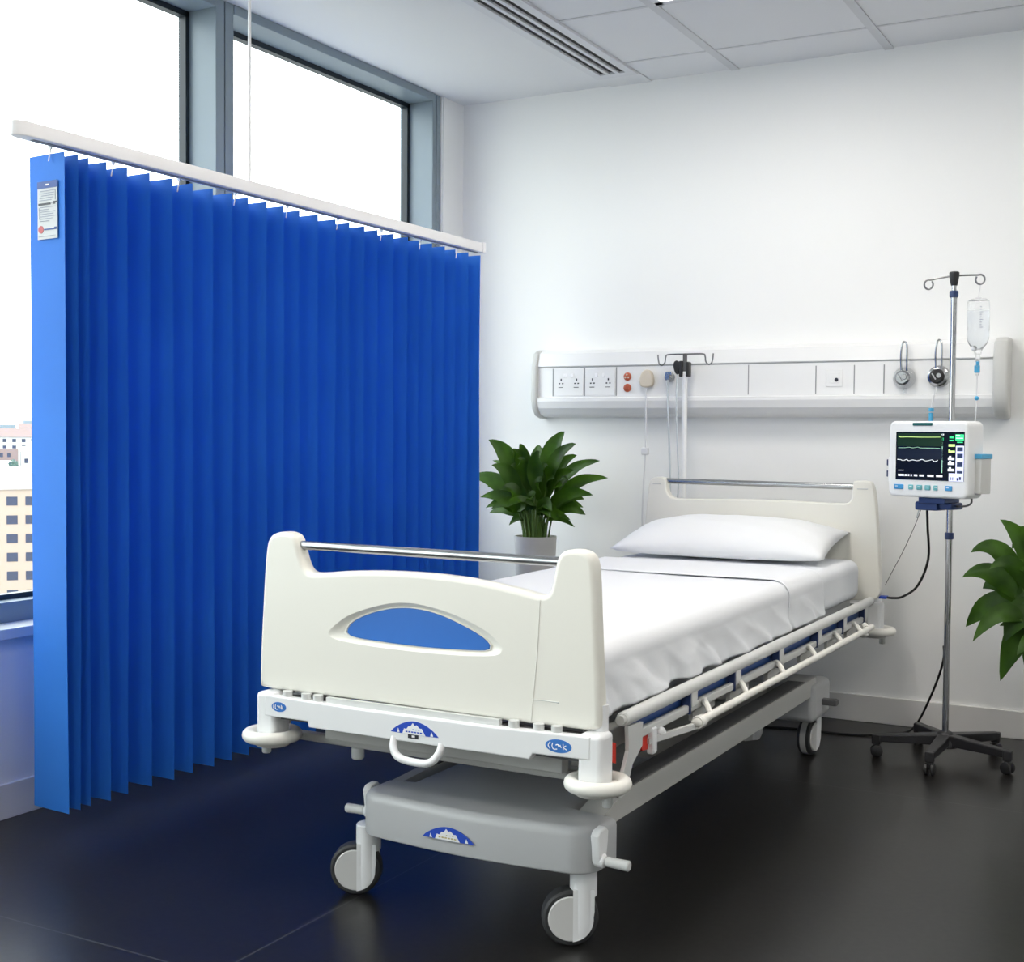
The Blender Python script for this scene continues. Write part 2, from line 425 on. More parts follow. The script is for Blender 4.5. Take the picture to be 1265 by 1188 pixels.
# ------------------------------------------------------------------ curtain
tips = [2.758, 2.807, 2.854, 2.924, 3.01, 3.112, 3.211, 3.309, 3.41, 3.505, 3.596, 3.694, 3.792, 3.892, 3.998, 4.117, 4.212, 4.305, 4.407, 4.522, 4.625, 4.722, 4.825, 4.928, 5.028, 5.137, 5.247]
c = thing('privacy_curtain', 'tall pleated blue privacy curtain hanging in front of the window', 'curtain', (-3.13, 4.0, .12))
bm = bmesh.new()
path = [(-3.225, tips[0]+.012)]
for i, y in enumerate(tips):
    dx = .006*math.sin(i*2.3); sk = .003*math.sin(i*1.7)
    path.append((-3.06+(dx*.5 if i else 0), y))
    if i < len(tips)-1: path.append((-3.215+dx, tips[i+1]+.002+sk))
NZ = 28; rows = []
for j in range(NZ+1):
    z = .124+(2.142-.124)*j/NZ; f = 1-j/NZ
    row = []
    for i, (x, y) in enumerate(path):
        wob = .005*f*math.sin(i*1.9+z*2.1)+.0015*math.sin(z*5+i)
        row.append(bm.verts.new((x+wob*.6, y+wob*(.4 if i > 1 else .1), z)))
    rows.append(row)
def soften(k, n=1):  # insert a mid column so each panel bows slightly
    pass
for a, b in zip(rows, rows[1:]):
    for i in range(len(a)-1):
        p, q, r_, s_ = a[i], a[i+1], b[i+1], b[i]
        f = bm.faces.new((p, q, r_, s_)); f.smooth = True
bmesh.ops.subdivide_edges(bm, edges=[e for e in bm.edges if abs(e.verts[0].co.z-e.verts[1].co.z) < 1e-4], cuts=3)
g = G(); g.bm.free(); g.bm = bm
fab = g.build('curtain_fabric', 'curtain', c)
sd = fab.modifiers.new('solid', 'SOLIDIFY'); sd.thickness = .0035
# hooks
for i in [0, 4, 7, 10, 13, 16, 19, 22, 25]:
    y = tips[i]+.004; x = -3.125
    g = G().tube([(x, y, 2.168), (x, y, 2.15), (x+.002, y-.006, 2.135), (x, y-.008, 2.118)], .0022, 6).box((x-.006, y-.003, 2.155), (x+.006, y+.003, 2.166), .001)
    g.build('curtain_hook', 'whitepl', c)
# care label on the first panel
def PL(u, v_, d=0.):       # label card coordinates on the first panel (u right 0..1, v up 0..1)
    x = -3.183+u*.093; z = 1.885+v_*.175
    yy = tips[0]+.012*(-3.06-x)/.165
    return (x, yy-.0035-d, z)
def card(u0, v0, u1, v1, d, name, m, parent, g=None):
    own = g is None; g = g or G()
    t = bmesh.new(); vs = []
    for dd in (0, .0012):
        for (u, w) in ((u0, v0), (u1, v0), (u1, v1), (u0, v1)): vs.append(t.verts.new(PL(u, w, d+dd)))
    for f in ((0, 1, 2, 3), (7, 6, 5, 4), (0, 4, 5, 1), (1, 5, 6, 2), (2, 6, 7, 3), (3, 7, 4, 0)): t.faces.new([vs[k] for k in f])
    bmesh.ops.recalc_face_normals(t, faces=t.faces); g._add(t)
    return g.build(name, m, parent) if own else g
M['card'] = mat('printed_card', (.56, .57, .58), .6)
lc = card(0, 0, 1, 1, 0, 'care_card', 'card', c); lc['label'] = 'white printed care card'
card(0, .88, 1, 1, .0012, 'card_header', 'label_head', lc)
g = G()
for u in (.44, .5, .55): card(u, .925, u+.05, .95, .0024, '', '', None, g)
g.build('header_mark', 'decalwhite', lc)
g = G(); card(.05, .59, .66, .625, .0012, '', '', None, g); card(.8, .59, .9, .64, .0012, '', '', None, g); card(.9, .615, .97, .64, .0012, '', '', None, g); card(.05, .605, .75, .612, .0012, '', '', None, g)
g.build('printed_bar', 'decalblack', lc)
g = G()
for k, (u0, u1) in enumerate([(.15, .9), (.1, .85), (.2, .9), (.12, .8), (.1, .7)]): card(u0, .83-.04*k, u1, .838-.04*k, .0012, '', '', None, g)
g.build('printed_lines', 'label_text', lc); g = G()
for k, (u0, u1) in enumerate([(.15, .9), (.12, .55), (.1, .9), (.15, .8), (.1, .9), (.15, .75), (.12, .6)]): card(u0, .55-.04*k, u1, .557-.04*k, .0012, '', '', None, g)
card(.05, .05, .9, .055, .0012, '', '', None, g); card(.1, .35, .108, .55, .0012, '', '', None, g); card(.9, .66, .908, .84, .0012, '', '', None, g)
g.build('printed_lines', 'label_text', lc)
g = G(); card(.33, .155, .95, .178, .0012, '', '', None, g); card(.85, .165, .96, .195, .0012, '', '', None, g)
g.build('blue_swoosh', 'label_head', lc)
pc = PL(.18, .17)
G().lathe([(.0115, 0), (.0115, .0016)], (pc[0], pc[1]-.001, pc[2]), (0, -1, 0), 24).build('round_emblem', 'label_red', lc)

r = thing('curtain_rail', 'white curtain rail with rounded end hung from a thin ceiling rod', 'curtain rail', (-3.11, 4.0, 2.19))
ol = [(-3.138, 5.31), (-3.138, 2.66)] + [(-3.11+.028*math.cos(a), 2.66-.055*math.sin(a)) for a in [PI-PI*k/12 for k in range(1, 12)]] + [(-3.082, 2.66), (-3.082, 5.31)]
G().plate(ol, XY(2.211), .045, .005).build('track', 'rail', r)
G().box((-3.118, 2.68, 2.163), (-3.102, 5.3, 2.167)).build('track_slot', 'groove', r)
G().cyl((-3.11, 3.66, 2.205), (-3.11, 3.66, ZC), .006, seg=14).cyl((-3.11, 3.66, ZC-.012), (-3.11, 3.66, ZC), .022, .025).build('drop_rod', 'rail', r)
G().box((-3.142, 5.31, 2.163), (-3.078, 5.335, 2.214), .003).build('end_stop', 'rail', r)

# ------------------------------------------------------------------ the bed
bed = thing('hospital_bed', 'white and grey adjustable hospital bed on castors with blue inlay footboard', 'hospital bed', (-1.815, 4.2, 0))
fo = [(-2.348, .59), (-2.337, .80), (-2.324, .982), (-2.308, 1.013), (-2.278, 1.024), (-2.243, 1.024), (-2.219, 1.012), (-2.209, .979), (-2.197, .942), (-2.18, .917), (-2.150, .914), (-2.051, .926), (-1.931, .934), (-1.786, .936), (-1.647, .929), (-1.513, .911), (-1.458, .899), (-1.438, .903), (-1.427, .916), (-1.419, .955), (-1.411, .996), (-1.396, 1.014), (-1.369, 1.020), (-1.338, 1.018), (-1.317, 1.005), (-1.307, .972), (-1.299, .79), (-1.288, .60), (-1.296, .583), (-1.34, .578), (-1.60, .577), (-1.88, .579), (-2.2, .581), (-2.336, .581)]
dish = [(-2.107, .758), (-2.075, .785), (-2.03, .814), (-1.911, .852), (-1.814, .858), (-1.692, .835), (-1.601, .799), (-1.566, .770), (-1.556, .752), (-1.582, .738), (-1.68, .731), (-1.785, .728), (-1.88, .729), (-1.98, .731), (-2.081, .739), (-2.103, .747)]
inl = [(-2.053, .762), (-2.035, .789), (-1.98, .816), (-1.911, .835), (-1.843, .842), (-1.766, .834), (-1.692, .811), (-1.628, .785), (-1.603, .767), (-1.600, .754), (-1.618, .747), (-1.738, .742), (-1.81, .741), (-1.881, .742), (-2.0, .746), (-2.045, .752)]
def resample(o, n):
    O = [Vector(p) for p in o]
    for _ in range(2):
        Q = []
        for i in range(len(O)):
            a, b = O[i], O[(i+1) % len(O)]; Q += [a*.75+b*.25, a*.25+b*.75]
        O = Q
    L = [0]
    for i in range(len(O)): L.append(L[-1]+(O[(i+1) % len(O)]-O[i]).length)
    out = []; k = 0
    for j in range(n):
        s = L[-1]*j/n
        while L[k+1] < s: k += 1
        a, b = O[k % len(O)], O[(k+1) % len(O)]; out.append(a.lerp(b, (s-L[k])/max(1e-9, L[k+1]-L[k])))
    return out
def lerpo(a, b, t): return [p.lerp(q, t) for p, q in zip(a, b)]
def scaleo(o, s):
    c_ = sum(o, Vector((0, 0)))/len(o); return [c_+(p-c_)*s for p in o]
D0, I0 = resample(dish, 72), resample(inl, 72)
rimo = [p for p in I0]
HL = [(D0, 0), (lerpo(D0, I0, .12), .0015), (lerpo(D0, I0, .45), .008), (lerpo(D0, I0, .72), .0125), (lerpo(D0, I0, .84), .0135), (lerpo(D0, I0, .90), .0105), (lerpo(D0, I0, .96), .0105), (I0, .0135), (scaleo(I0, .99), .016)]
fb = G().plate(fo, XZ(2.80), .052, .013, hole=HL, smooth=2).build('footboard', 'cream', bed)
bi = G().plate([tuple(p) for p in scaleo(I0, .995)], XZ(2.8115), .004, .001).build('inlay', 'blueinlay', fb); bi['label'] = 'blue lens shaped inlay'
G().cyl((-2.235, 2.828, .988), (-1.395, 2.828, .985), .0125).build('hand_rail', 'steel', fb)['label'] = 'brushed steel push bar'
# seam line and scuff on the footboard
G().tube([(-1.455, 2.7995, .89), (-1.462, 2.7995, .75), (-1.478, 2.7995, .585)], .0012, 6).build('moulding_seam', 'warmwhite', fb)
G().tube([(-1.472, 2.7995, .640), (-1.44, 2.7995, .641), (-1.405, 2.7995, .640)], .0012, 6, 3).sphere((-1.402, 2.7995, .640), .0022).build('scuff_mark', 'railgrey', fb)

ho = [(-2.362, .60), (-2.349, .823), (-2.336, .951), (-2.326, 1.075), (-2.307, 1.104), (-2.251, 1.107), (-2.236, 1.088), (-2.237, 1.048), (-2.222, 1.018), (-2.197, 1.006), (-2.10, 1.008), (-1.833, 1.014), (-1.62, 1.013), (-1.428, 1.007), (-1.388, 1.010), (-1.372, 1.035), (-1.372, 1.10), (-1.362, 1.110), (-1.304, 1.110), (-1.281, 1.094), (-1.263, .94), (-1.246, .66), (-1.245, .62), (-1.275, .588), (-1.8, .58), (-2.33, .588)]
hb = G().plate(ho, XZ(5.57), .05, .007, smooth=2).build('headboard', 'cream', bed)
G().cyl((-2.255, 5.60, 1.087), (-1.345, 5.60, 1.082), .013).build('hand_rail', 'steel', hb)['label'] = 'brushed steel push bar'
G().box((-2.303, 5.568, 1.072), (-2.262, 5.572, 1.077), .001).build('moulded_slot', 'railgrey', hb)
G().box((-1.352, 5.568, 1.072), (-1.305, 5.572, 1.077), .001).build('moulded_slot', 'railgrey', hb)
# corner posts, end beams, bumpers
def corner(x, y, sgn):
    p = G().box((x-.032, y-.035, .425), (x+.032, y+.04, .577), .012, 3)
    p.cyl((x, y+.03, .57), (x, y+.03, .64), .02)
    p.build('corner_post', 'whitepl', bed)
    b = G().torus((x+sgn*.006, y+.005, .452), .066, .018).lathe([(0, -.012), (.045, -.012), (.058, 0), (.058, .012), (0, .012)], (x, y, .436))
    for ang in (40, 160, 280):
        a = math.radians(ang); b.bar((x, y, .448), (x+.06*math.cos(a), y+.06*math.sin(a), .45), .016, .012)
    b.build('bumper', 'warmwhite', bed)
    G().cyl((x+sgn*.03, y+.01, .395), (x+sgn*.03, y+.01, .436), .013, bev=.003).build('bumper_pin', 'railgrey', bed)
for x, s in ((-1.303, 1), (-2.300, -1)):
    corner(x, 2.805, s)
corner(-1.285, 5.655, 1); corner(-2.33, 5.655, -1)
beam_o = [(-2.30, .513), (-2.15, .513), (-2.146, .497), (-1.465, .497), (-1.455, .513), (-1.30, .516), (-1.30, .572), (-1.60, .566), (-2.0, .566), (-2.30, .572)]
eb = G().plate(beam_o, XZ(2.768), .03, .004).build('foot_beam', 'whitepl', bed)
G().box((-2.28, 2.80, .50), (-1.33, 2.83, .568), .003).build('beam_backing', 'darkgrey', bed)
g = G()
for x in (-2.235, -2.17, -2.13, -1.52, -1.45, -1.40): g.cyl((x, 2.79, .562), (x, 2.79, .585), .014)
g.box((-2.10, 2.785, .565), (-1.56, 2.80, .582)).build('mount_lugs', 'railgrey', bed)
# decals: blue arc with pale mountains, oval badges
def arc(cx, cz, w, h, n=16):
    return [(cx-w+2*w*i/n, cz+h*math.sin(PI*i/n)**.8) for i in range(n+1)]
def emblem(cx, cz, w, h, y, parent, ragged):
    e = G().prism(arc(cx, cz, w, h)+[(cx+w*.4, cz-.001), (cx-w*.4, cz-.001)], XZ(y), -.0008, .001).build('blue_emblem', 'decal', parent)
    e['label'] = 'blue arched emblem with white peaks'
    m = G()
    pk = [(cx-w*.50, cz-.0005), (cx-w*.43, cz+h*.38), (cx-w*.34, cz+h*.33), (cx-w*.24, cz+h*.60), (cx-w*.17, cz+h*.56), (cx-w*.07, cz+h*.86), (cx+w*.02, cz+h*.66), (cx+w*.09, cz+h*.74), (cx+w*.22, cz+h*.5), (cx+w*.3, cz+h*.52), (cx+w*.46, cz-.0005)]
    m.prism(pk, XZ(y), -.0016, .0002)
    m.prism([(cx-w*.72, cz+.001), (cx-w*.68, cz+h*.36), (cx-w*.62, cz+.001)], XZ(y), -.0016, .0002)
    m.prism([(cx+w*.66, cz+.001), (cx+w*.71, cz+h*.36), (cx+w*.78, cz+.001)], XZ(y), -.0016, .0002)
    m.build('emblem_peaks', 'decalwhite', e if parent is bed else parent)
    k = G()
    for i in range(6):
        x = cx-w*.36+w*.12*i; k.box((x, y-.0022, cz+h*.12), (x+w*.085, y-.0012, cz+h*.22)); k.box((x+w*.05, y-.0022, cz+h*.34), (x+w*.1, y-.0012, cz+h*.40)) if 1 < i < 5 else None
    k.build('emblem_lettering', 'decalyellow' if not ragged else 'decal', e if parent is bed else parent)
emblem(-1.802, .5195, .074, .034, 2.768, eb, True)
G().plate([(-1.822, .508), (-1.790, .508), (-1.790, .520), (-1.822, .520)], XZ(2.7665), .002, .0008).build('black_square_mark', 'decalblack', eb)
G().box((-1.809, 2.7655, .5115), (-1.80, 2.767, .5165)).build('square_mark_dot', 'decalwhite', eb)
def badge(cx, cz, w, h, parent):
    ol = [(cx+w*math.cos(2*PI*i/28), cz+h*math.sin(2*PI*i/28)) for i in range(28)]
    b = G().prism(ol, XZ(2.768), -.0008, .001).build('oval_badge', 'decal2', parent)
    k = G()
    # loose white lettering strokes
    k.tube([(cx-w*.62, 2.767, cz+h*.5), (cx-w*.78, 2.767, cz), (cx-w*.62, 2.767, cz-h*.5)], .0013, 5, 3)
    k.tube([(cx-w*.42, 2.767, cz+h*.42), (cx-w*.48, 2.767, cz-h*.05), (cx-w*.36, 2.767, cz-h*.5), (cx-w*.1, 2.767, cz-h*.45)], .0012, 5, 3)
    k.tube([(cx-w*.2, 2.767, cz+h*.12), (cx-w*.05, 2.767, cz+h*.25), (cx+w*.06, 2.767, cz-h*.1), (cx+w*.12, 2.767, cz+h*.2), (cx+w*.22, 2.767, cz-h*.2)], .0013, 5, 3)
    k.tube([(cx+w*.36, 2.767, cz+h*.45), (cx+w*.38, 2.767, cz-h*.42)], .0012, 5, 1).tube([(cx+w*.58, 2.767, cz+h*.22), (cx+w*.4, 2.767, cz-h*.08), (cx+w*.62, 2.767, cz-h*.4)], .0012, 5, 2)
    k.build('badge_lettering', 'decalwhite', parent)
badge(-2.248, .5425, .025, .0135, eb); badge(-1.384, .541, .036, .0165, eb)
# release loop and the lower cross tube
G().tube([(-1.868, 2.775, .505), (-1.866, 2.765, .48), (-1.846, 2.758, .458), (-1.80, 2.757, .450), (-1.75, 2.757, .454), (-1.726, 2.765, .478), (-1.722, 2.775, .503)], .0105, 10).build('release_handle', 'whitepl', bed)
G().box((-2.30, 2.905, .418), (-1.35, 2.935, .442), .006).build('cross_tube', 'greymetal', bed)
g = G().box((-2.16, 2.86, .445), (-1.42, 2.90, .50), .004).build('cross_plate', 'greymetal', bed)
G().cyl((-2.09, 2.92, .385), (-2.09, 2.92, .42), .018, bev=.004).build('rubber_stop', 'railgrey', bed)
# frame + deck
for x in (-1.345, -2.275):
    G().box((x-.02, 2.82, .50), (x+.02, 5.63, .555), .005).build('frame_beam', 'greymetal', bed)
G().box((-2.25, 5.62, .46), (-1.36, 5.66, .57), .006).build('head_beam', 'whitepl', bed)
G().box((-2.265, 2.87, .565), (-1.365, 5.54, .600), .008).build('mattress_deck', 'railgrey', bed)
# stowed side rails
def siderail(x, s):
    o = x  # outward = s
    r = G().cyl((x, 2.915, .590), (x, 5.54, .595), .0185, bev=.004).build('side_rail', 'railgrey', bed)
    G().cyl((x, 2.90, .590), (x, 2.92, .590), .012).build('tube_end_plug', 'greymetal', r)
    G().box((x-s*.022-.003, 3.02, .540), (x-s*.022+.003, 5.42, .582)).build('blue_strip', 'bluestrip', r)
    G().box((x-.008, 2.99, .522), (x+.008, 5.46, .545), .004).build('middle_bar', 'railgrey', r)
    for y in (3.39, 3.77, 4.22, 4.70, 5.07, 5.42):
        G().box((x-.013, y-.024, .535), (x+.014, y+.024, .584), .004).build('rail_bracket', 'railgrey', r)
        G().box((x-.012, y-.034, .520), (x+.012, y-.024, .58)).build('bracket_shadow_gap', 'navy', r)  # dark block put in for the shadow gap beside each bracket
    lx = x+s*.06
    G().tube([(lx, 3.30, .517), (lx, 5.16, .517), (lx-s*.004, 5.24, .520), (lx-s*.02, 5.27, .53)], .0115, 12, 3).build('lower_tube', 'warmwhite', r)
    G().sphere((lx, 3.30, .516), .02, 1, 1.1, .9).cyl((lx, 3.285, .516), (lx, 3.33, .516), .0165).build('tube_cap', 'warmwhite', r)
    for k, y in enumerate((3.40, 3.72, 4.10, 4.48, 4.84, 5.14)):
        G().tube([(x, y+.075, .534), (x+s*.022, y+.05, .540), (x+s*.048, y+.008, .530), (lx, y-.01, .520)], .0085, 8, 4).sphere((x+s*.01, y+.07, .538), .012).build('folding_link', 'warmwhite', r)
        G().bar((x-s*.01, y+.02, .500), (x-s*.01, y+.20, .512), .012, .026).build('pivot_arm', 'greymetal', r)
    G().bar((x, 3.08, .502), (lx-s*.005, 3.30, .506), .012, .016).build('latch_bar', 'railgrey', r)
    # near end plate, red tags, white lever
    G().prism([(2.925, .572), (3.02, .566), (3.016, .505), (2.955, .47), (2.915, .405), (2.885, .40), (2.83, .424), (2.88, .435), (2.905, .47), (2.93, .51)], (lambda a, b, d: (x+s*d, a, b)), .002, .012).build('end_plate', 'railgrey', r)
    G().prism([(2.845, .528), (2.905, .532), (2.905, .480), (2.845, .502)], (lambda a, b, d: (x+s*d, a, b)), -.022, -.012).build('red_tag', 'red', r)
    G().prism([(3.03, .522), (3.10, .534), (3.13, .512), (3.09, .478), (3.05, .482)], (lambda a, b, d: (x+s*d, a, b)), -.012, -.002).build('red_tag', 'red', r)
    G().box((x-.006, 3.085, .465), (x+.014, 3.115, .535), .005).sphere((x+s*.006, 3.15, .512), .016).build('release_lever', 'whitepl', r)
    G().sphere((x+s*.006, 5.40, .470), .02, 1, 1.2, .7).build('latch_knob', 'warmwhite', r)
siderail(-1.28, 1); siderail(-2.345, -1)
# base
def rr(x0, y0, x1, y1, r, n=6):
    o = []
    for cx, cy, a0 in ((x1-r, y1-r, 0), (x0+r, y1-r, 90), (x0+r, y0+r, 180), (x1-r, y0+r, 270)):
        for k in range(n+1):
            a = math.radians(a0+90*k/n); o.append((cx+r*math.cos(a), cy+r*math.sin(a)))
    return o
def frontcover():
    o = []
    x0, x1, y0, y1, r_ = -2.05, -1.335, 2.835, 3.01, .075
    for k in range(9):
        a = math.radians(180+90*k/8); o.append((x0+r_+r_*math.cos(a), y0+.015+r_+r_*math.sin(a)))
    for k in range(1, 16):
        u = k/16; o.append((x0+r_+(x1-x0-2*r_)*u, y0+.015-.018*math.sin(PI*u)))
    for k in range(9):
        a = math.radians(270+90*k/8); o.append((x1-r_+r_*math.cos(a), y0+.015+r_+r_*math.sin(a)))
    o += [(x1, y1), (-1.43, y1+.01), (-1.47, y1+.02), (-1.48, 3.62), (-1.97, 3.62), (-1.975, y1+.02), (-2.0, y1+.01), (x0, y1)]
    return o
bc = G().plate(frontcover(), XY(.315), .118, .024, back_r=.006, n=5).build('base_cover', 'greycover', bed)
emblem(-1.735, .236, .079, .034, 2.828, bc, False)
G().plate([(-2.052, 2.85), (-1.333, 2.85), (-1.333, 3.0), (-2.052, 3.0)], XY(.203), .008, .002).build('base_lip', 'darkgrey', bed) if False else None
for x0, x1, zt_ in ((-1.45, -1.375, .338), (-2.05, -2.015, .31)):
    G().prism([(2.93, .245), (2.93, .298), (3.0, .302), (3.16, zt_), (5.05, zt_), (5.05, .270), (3.05, .270)], (lambda a, b, d: (d, a, b)), x0, x1).build('base_beam', 'greymetal', bed)
    G().box((x0+.004, 3.17, zt_-.002), (x1-.004, 4.9, zt_+.004), .001).build('beam_strip', 'darkgrey', bed)
G().box((-2.06, 4.97, .163), (-1.36, 5.22, .316), .025, 4).build('head_base_cover', 'greycover', bed)
G().box((-1.90, 3.62, .25), (-1.55, 4.97, .31), .01).build('base_spine', 'greymetal', bed)
# lifting gear
G().box((-2.00, 3.50, .30), (-1.66, 3.58, .46), .01).build('lift_housing', 'greycover', bed)
G().box((-2.02, 3.16, .40), (-1.93, 3.36, .50), .012).build('actuator', 'bluestrip', bed)
for x in (-1.99, -1.64):
    g = G(); g.bar((x, 3.40, .31), (x, 4.5, .51), .03, .05, bev=.004).bar((x+.035, 4.75, .29), (x+.035, 3.8, .51), .03, .05, bev=.004).cyl((x-.02, 3.42, .315), (x+.05, 3.42, .315), .018)
    g.build('lift_arm', 'greymetal', bed)
G().tube([(-1.95, 3.32, .44), (-1.90, 3.36, .42), (-1.87, 3.42, .38), (-1.86, 3.46, .34)], .016, 8).sphere((-1.93, 3.34, .40), .022).build('actuator_joint', 'railgrey', bed)
G().box((-1.5, 4.72, .36), (-1.46, 4.78, .50), .01).build('lift_leg', 'railgrey', bed)
# brake pedals
def pedal(x, y, s, m='whitepl'):
    g = G().plate([(y-.03, .31), (y+.035, .315), (y+.03, .26), (y+.014, .215), (y-.016, .22), (y-.02, .265)], (lambda a, b, d: (x+s*(.022-d), a, b)), .024, .005, smooth=1)
    g.cyl((x, y, .232), (x+s*.03, y, .232), .017, bev=.004)
    p = g.build('brake_pedal', m, bed)
    G().cyl((x+s*.03, y, .232), (x+s*.095, y, .230), .0125, .0135, bev=.003).build('pedal_grip', 'railgrey', p)
pedal(-1.342, 2.895, 1); pedal(-2.055, 2.95, -1)
p_ = G().box((-1.37, 5.08, .22), (-1.30, 5.12, .245), .006).build('brake_pedal', 'darkgrey', bed)
# castors
def castor(cx, cy, ax, tz, top=.2, R=.073, band=False):
    """ax: unit axis (towards the outer face); tz: +1/-1 side on which the stem stands"""
    a = Vector((ax[0], ax[1], 0)).normalized(); t = Vector((-a.y, a.x, 0))*tz; c = Vector((cx, cy, R))
    def F(u, w, d): return tuple(c+t*u+Vector((0, 0, w))+a*d)
    f = G()
    pc = c+t*.034
    f.cyl((pc.x, pc.y, .125), (pc.x, pc.y, top), .035, bev=.003, seg=28)
    ol = [(.006, .075), (.0605, .075), (.0605, .02)] + [(.0585*math.cos(q), .0585*math.sin(q)) for q in [math.radians(5-90*k/12) for k in range(0, 12)]] + [(.006, -.0585)]
    f.prism(ol, F, .026, .0312); f.prism(ol, F, -.0312, -.026)
    for sg in (1, -1):
        t_ = bmesh.new(); rows_ = []
        for w_, k_ in ((.135-R, 1), (.02, 1), (.0, .9), (-.015, .75), (-.03, .5), (-.042, .25), (-.05, .1), (-.0565, .0)):
            row = []
            for q in range(13):
                th = math.radians(42+96*q/12); u_ = .034+.035*math.cos(th); u_ = min(u_, math.sqrt(max(0, .0572**2-w_**2))) if w_ < .02 else u_; u_ = max(u_, .0065); d_ = .026+(.035*math.sin(th)-.026)*(.55+.45*k_)+.0052*(1-k_)*.3
                row.append(t_.verts.new(F(u_, w_, sg*d_)))
            rows_.append(row)
        for r0, r1_ in zip(rows_, rows_[1:]):
            for q in range(12): t_.faces.new((r0[q], r0[q+1], r1_[q+1], r1_[q])).smooth = True
        bmesh.ops.recalc_face_normals(t_, faces=t_.faces); f._add(t_)
    o = f.build('castor_fork', 'whitepl', bed)
    w = G().lathe([(.05, -.027), (R-.008, -.027), (R-.002, -.022), (R, -.012), (R, .012), (R-.002, .022), (R-.008, .027), (.05, .027)], c, a, 40).build('wheel', 'rubber', o)
    if band: G().lathe([(R-.004, -.013), (R+.0006, -.012), (R+.0006, .012), (R-.004, .013)], c, a, 40).build('tread_band', 'greymetal', o)
    h = G().lathe([(0, -.031), (.055, -.031), (.0575, -.028), (.0575, .028), (.055, .031), (0, .031)], c, a, 40).build('wheel_hub', 'hub', o)
castor(-1.416, 2.905, (.50, -.866), 1)
castor(-2.10, 2.93, (.40, -.916), 1)
castor(-1.43, 5.15, (.99, -.08), 1, .17, .073, True); castor(-2.06, 5.16, (.93, -.36), 1, .17)
castor(-1.73, 5.27, (.8, -.6), 1, .17, .045)
G().box((-1.76, 5.20, .14), (-1.66, 5.30, .18), .005).build('castor_mount', 'greymetal', bed)
G().box((-1.262, 5.60, .60), (-1.225, 5.64, .612), .003).build('blue_latch', 'decal', bed)

# ------------------------------------------------------------------ bedding
def rbox(g, a, b, r, seg=5): return g.box(a, b, r, seg)
mt = tag(rbox(G(), (-2.285, 2.868, .600), (-1.325, 5.545, .772), .045).build('mattress', 'sheet'), 'thick mattress in a white fitted sheet lying on the hospital bed', 'mattress')
def drape(name, y0, y1, off, zl, mtname, label, wr=1., ny=90, parent=None, seed=0., hem=.012, flare=0.):
    x0, x1, zt, rad = -2.285-off, -1.325+off, .772+off, .045+off
    prof = []  # (x,z, nx,nz, side weight)
    n1 = 16
    for k in range(n1): prof.append((x0, zl+(zt-rad-zl)*k/n1, -1, 0, 1-k/n1))
    for k in range(7):
        a = PI-PI/2*k/6; prof.append((x0+rad+rad*math.cos(a), zt-rad+rad*math.sin(a), math.cos(a), math.sin(a), 0))
    for k in range(1, 24): prof.append((x0+rad+(x1-x0-2*rad)*k/24, zt, 0, 1, 0))
    for k in range(7):
        a = PI/2-PI/2*k/6; prof.append((x1-rad+rad*math.cos(a), zt-rad+rad*math.sin(a), math.cos(a), math.sin(a), 0))
    for k in range(1, n1+1): prof.append((x1, zt-rad+(zl-zt+rad)*k/n1, 1, 0, k/n1))
    bm = bmesh.new(); grid = []
    for j in range(ny+1):
        y = y0+(y1-y0)*j/ny; row = []
        for (x, z, nx, nz, w) in prof:
            d = 0; yy = y
            if w > 0:
                ph = y-.10*w-.03*math.sin(y*3.1+seed)
                d = .006*w+(.003+.017*w)*wr*(.8*math.sin(ph*15+seed)+.45*math.sin(ph*29+1.3+seed+w*2)+.5*math.sin(ph*8+.4)) * min(1, w*2.2)*(.65+.35*math.sin(y*4.3+seed))
                rg = lambda q_: (1-abs(math.sin(q_)))**2.2
                d += w*wr*(.013*rg((y-.30*w)*6.3+.5+seed)+.009*rg((y-.22*w)*13.1+1.1+seed))-.003*w
                nearfoot = max(0, 1-(y-2.87)/.55)
                d += flare*nearfoot*w*(.5+.5*math.sin((y-w*.16)*46))*.020
                d = min(max(d, -.0035)+.002*w, .021)
                z = z+hem*w*math.sin(y*6+seed)+.003*w*math.sin(y*23)
            else:
                u = (x+1.8)/.5
                d = .0022*math.sin(y*5.2+u*1.7+seed)+.0016*math.sin(y*9.7-u*4.1)+.004*(1-u*u) if nz > .99 else .0012
                d = max(d, 0)
            row.append(bm.verts.new((x+nx*d, yy, z+nz*d)))
        grid.append(row)
    for a, b in zip(grid, grid[1:]):
        for i in range(len(a)-1):
            f = bm.faces.new((a[i], a[i+1], b[i+1], b[i])); f.smooth = True
    bmesh.ops.recalc_face_normals(bm, faces=bm.faces)
    g = G(); g.bm.free(); g.bm = bm
    o = g.build(name, mtname, parent, auto=False)
    s = o.modifiers.new('solid', 'SOLIDIFY'); s.thickness = .003; s.offset = 1
    return o
bl = drape('bed_sheet', 2.872, 4.52, .003, .604, 'sheet', '', 1., 170, None, 0., .004, 1.)
tag(bl, 'white top sheet creased and draped over the sides of the mattress', 'bed sheet')
td = drape('turned_down_band', 4.455, 4.90, .0085, .612, 'sheet', '', .8, 46, bl, 2.1, .005)
td['label'] = 'turned-down upper edge of the sheet'
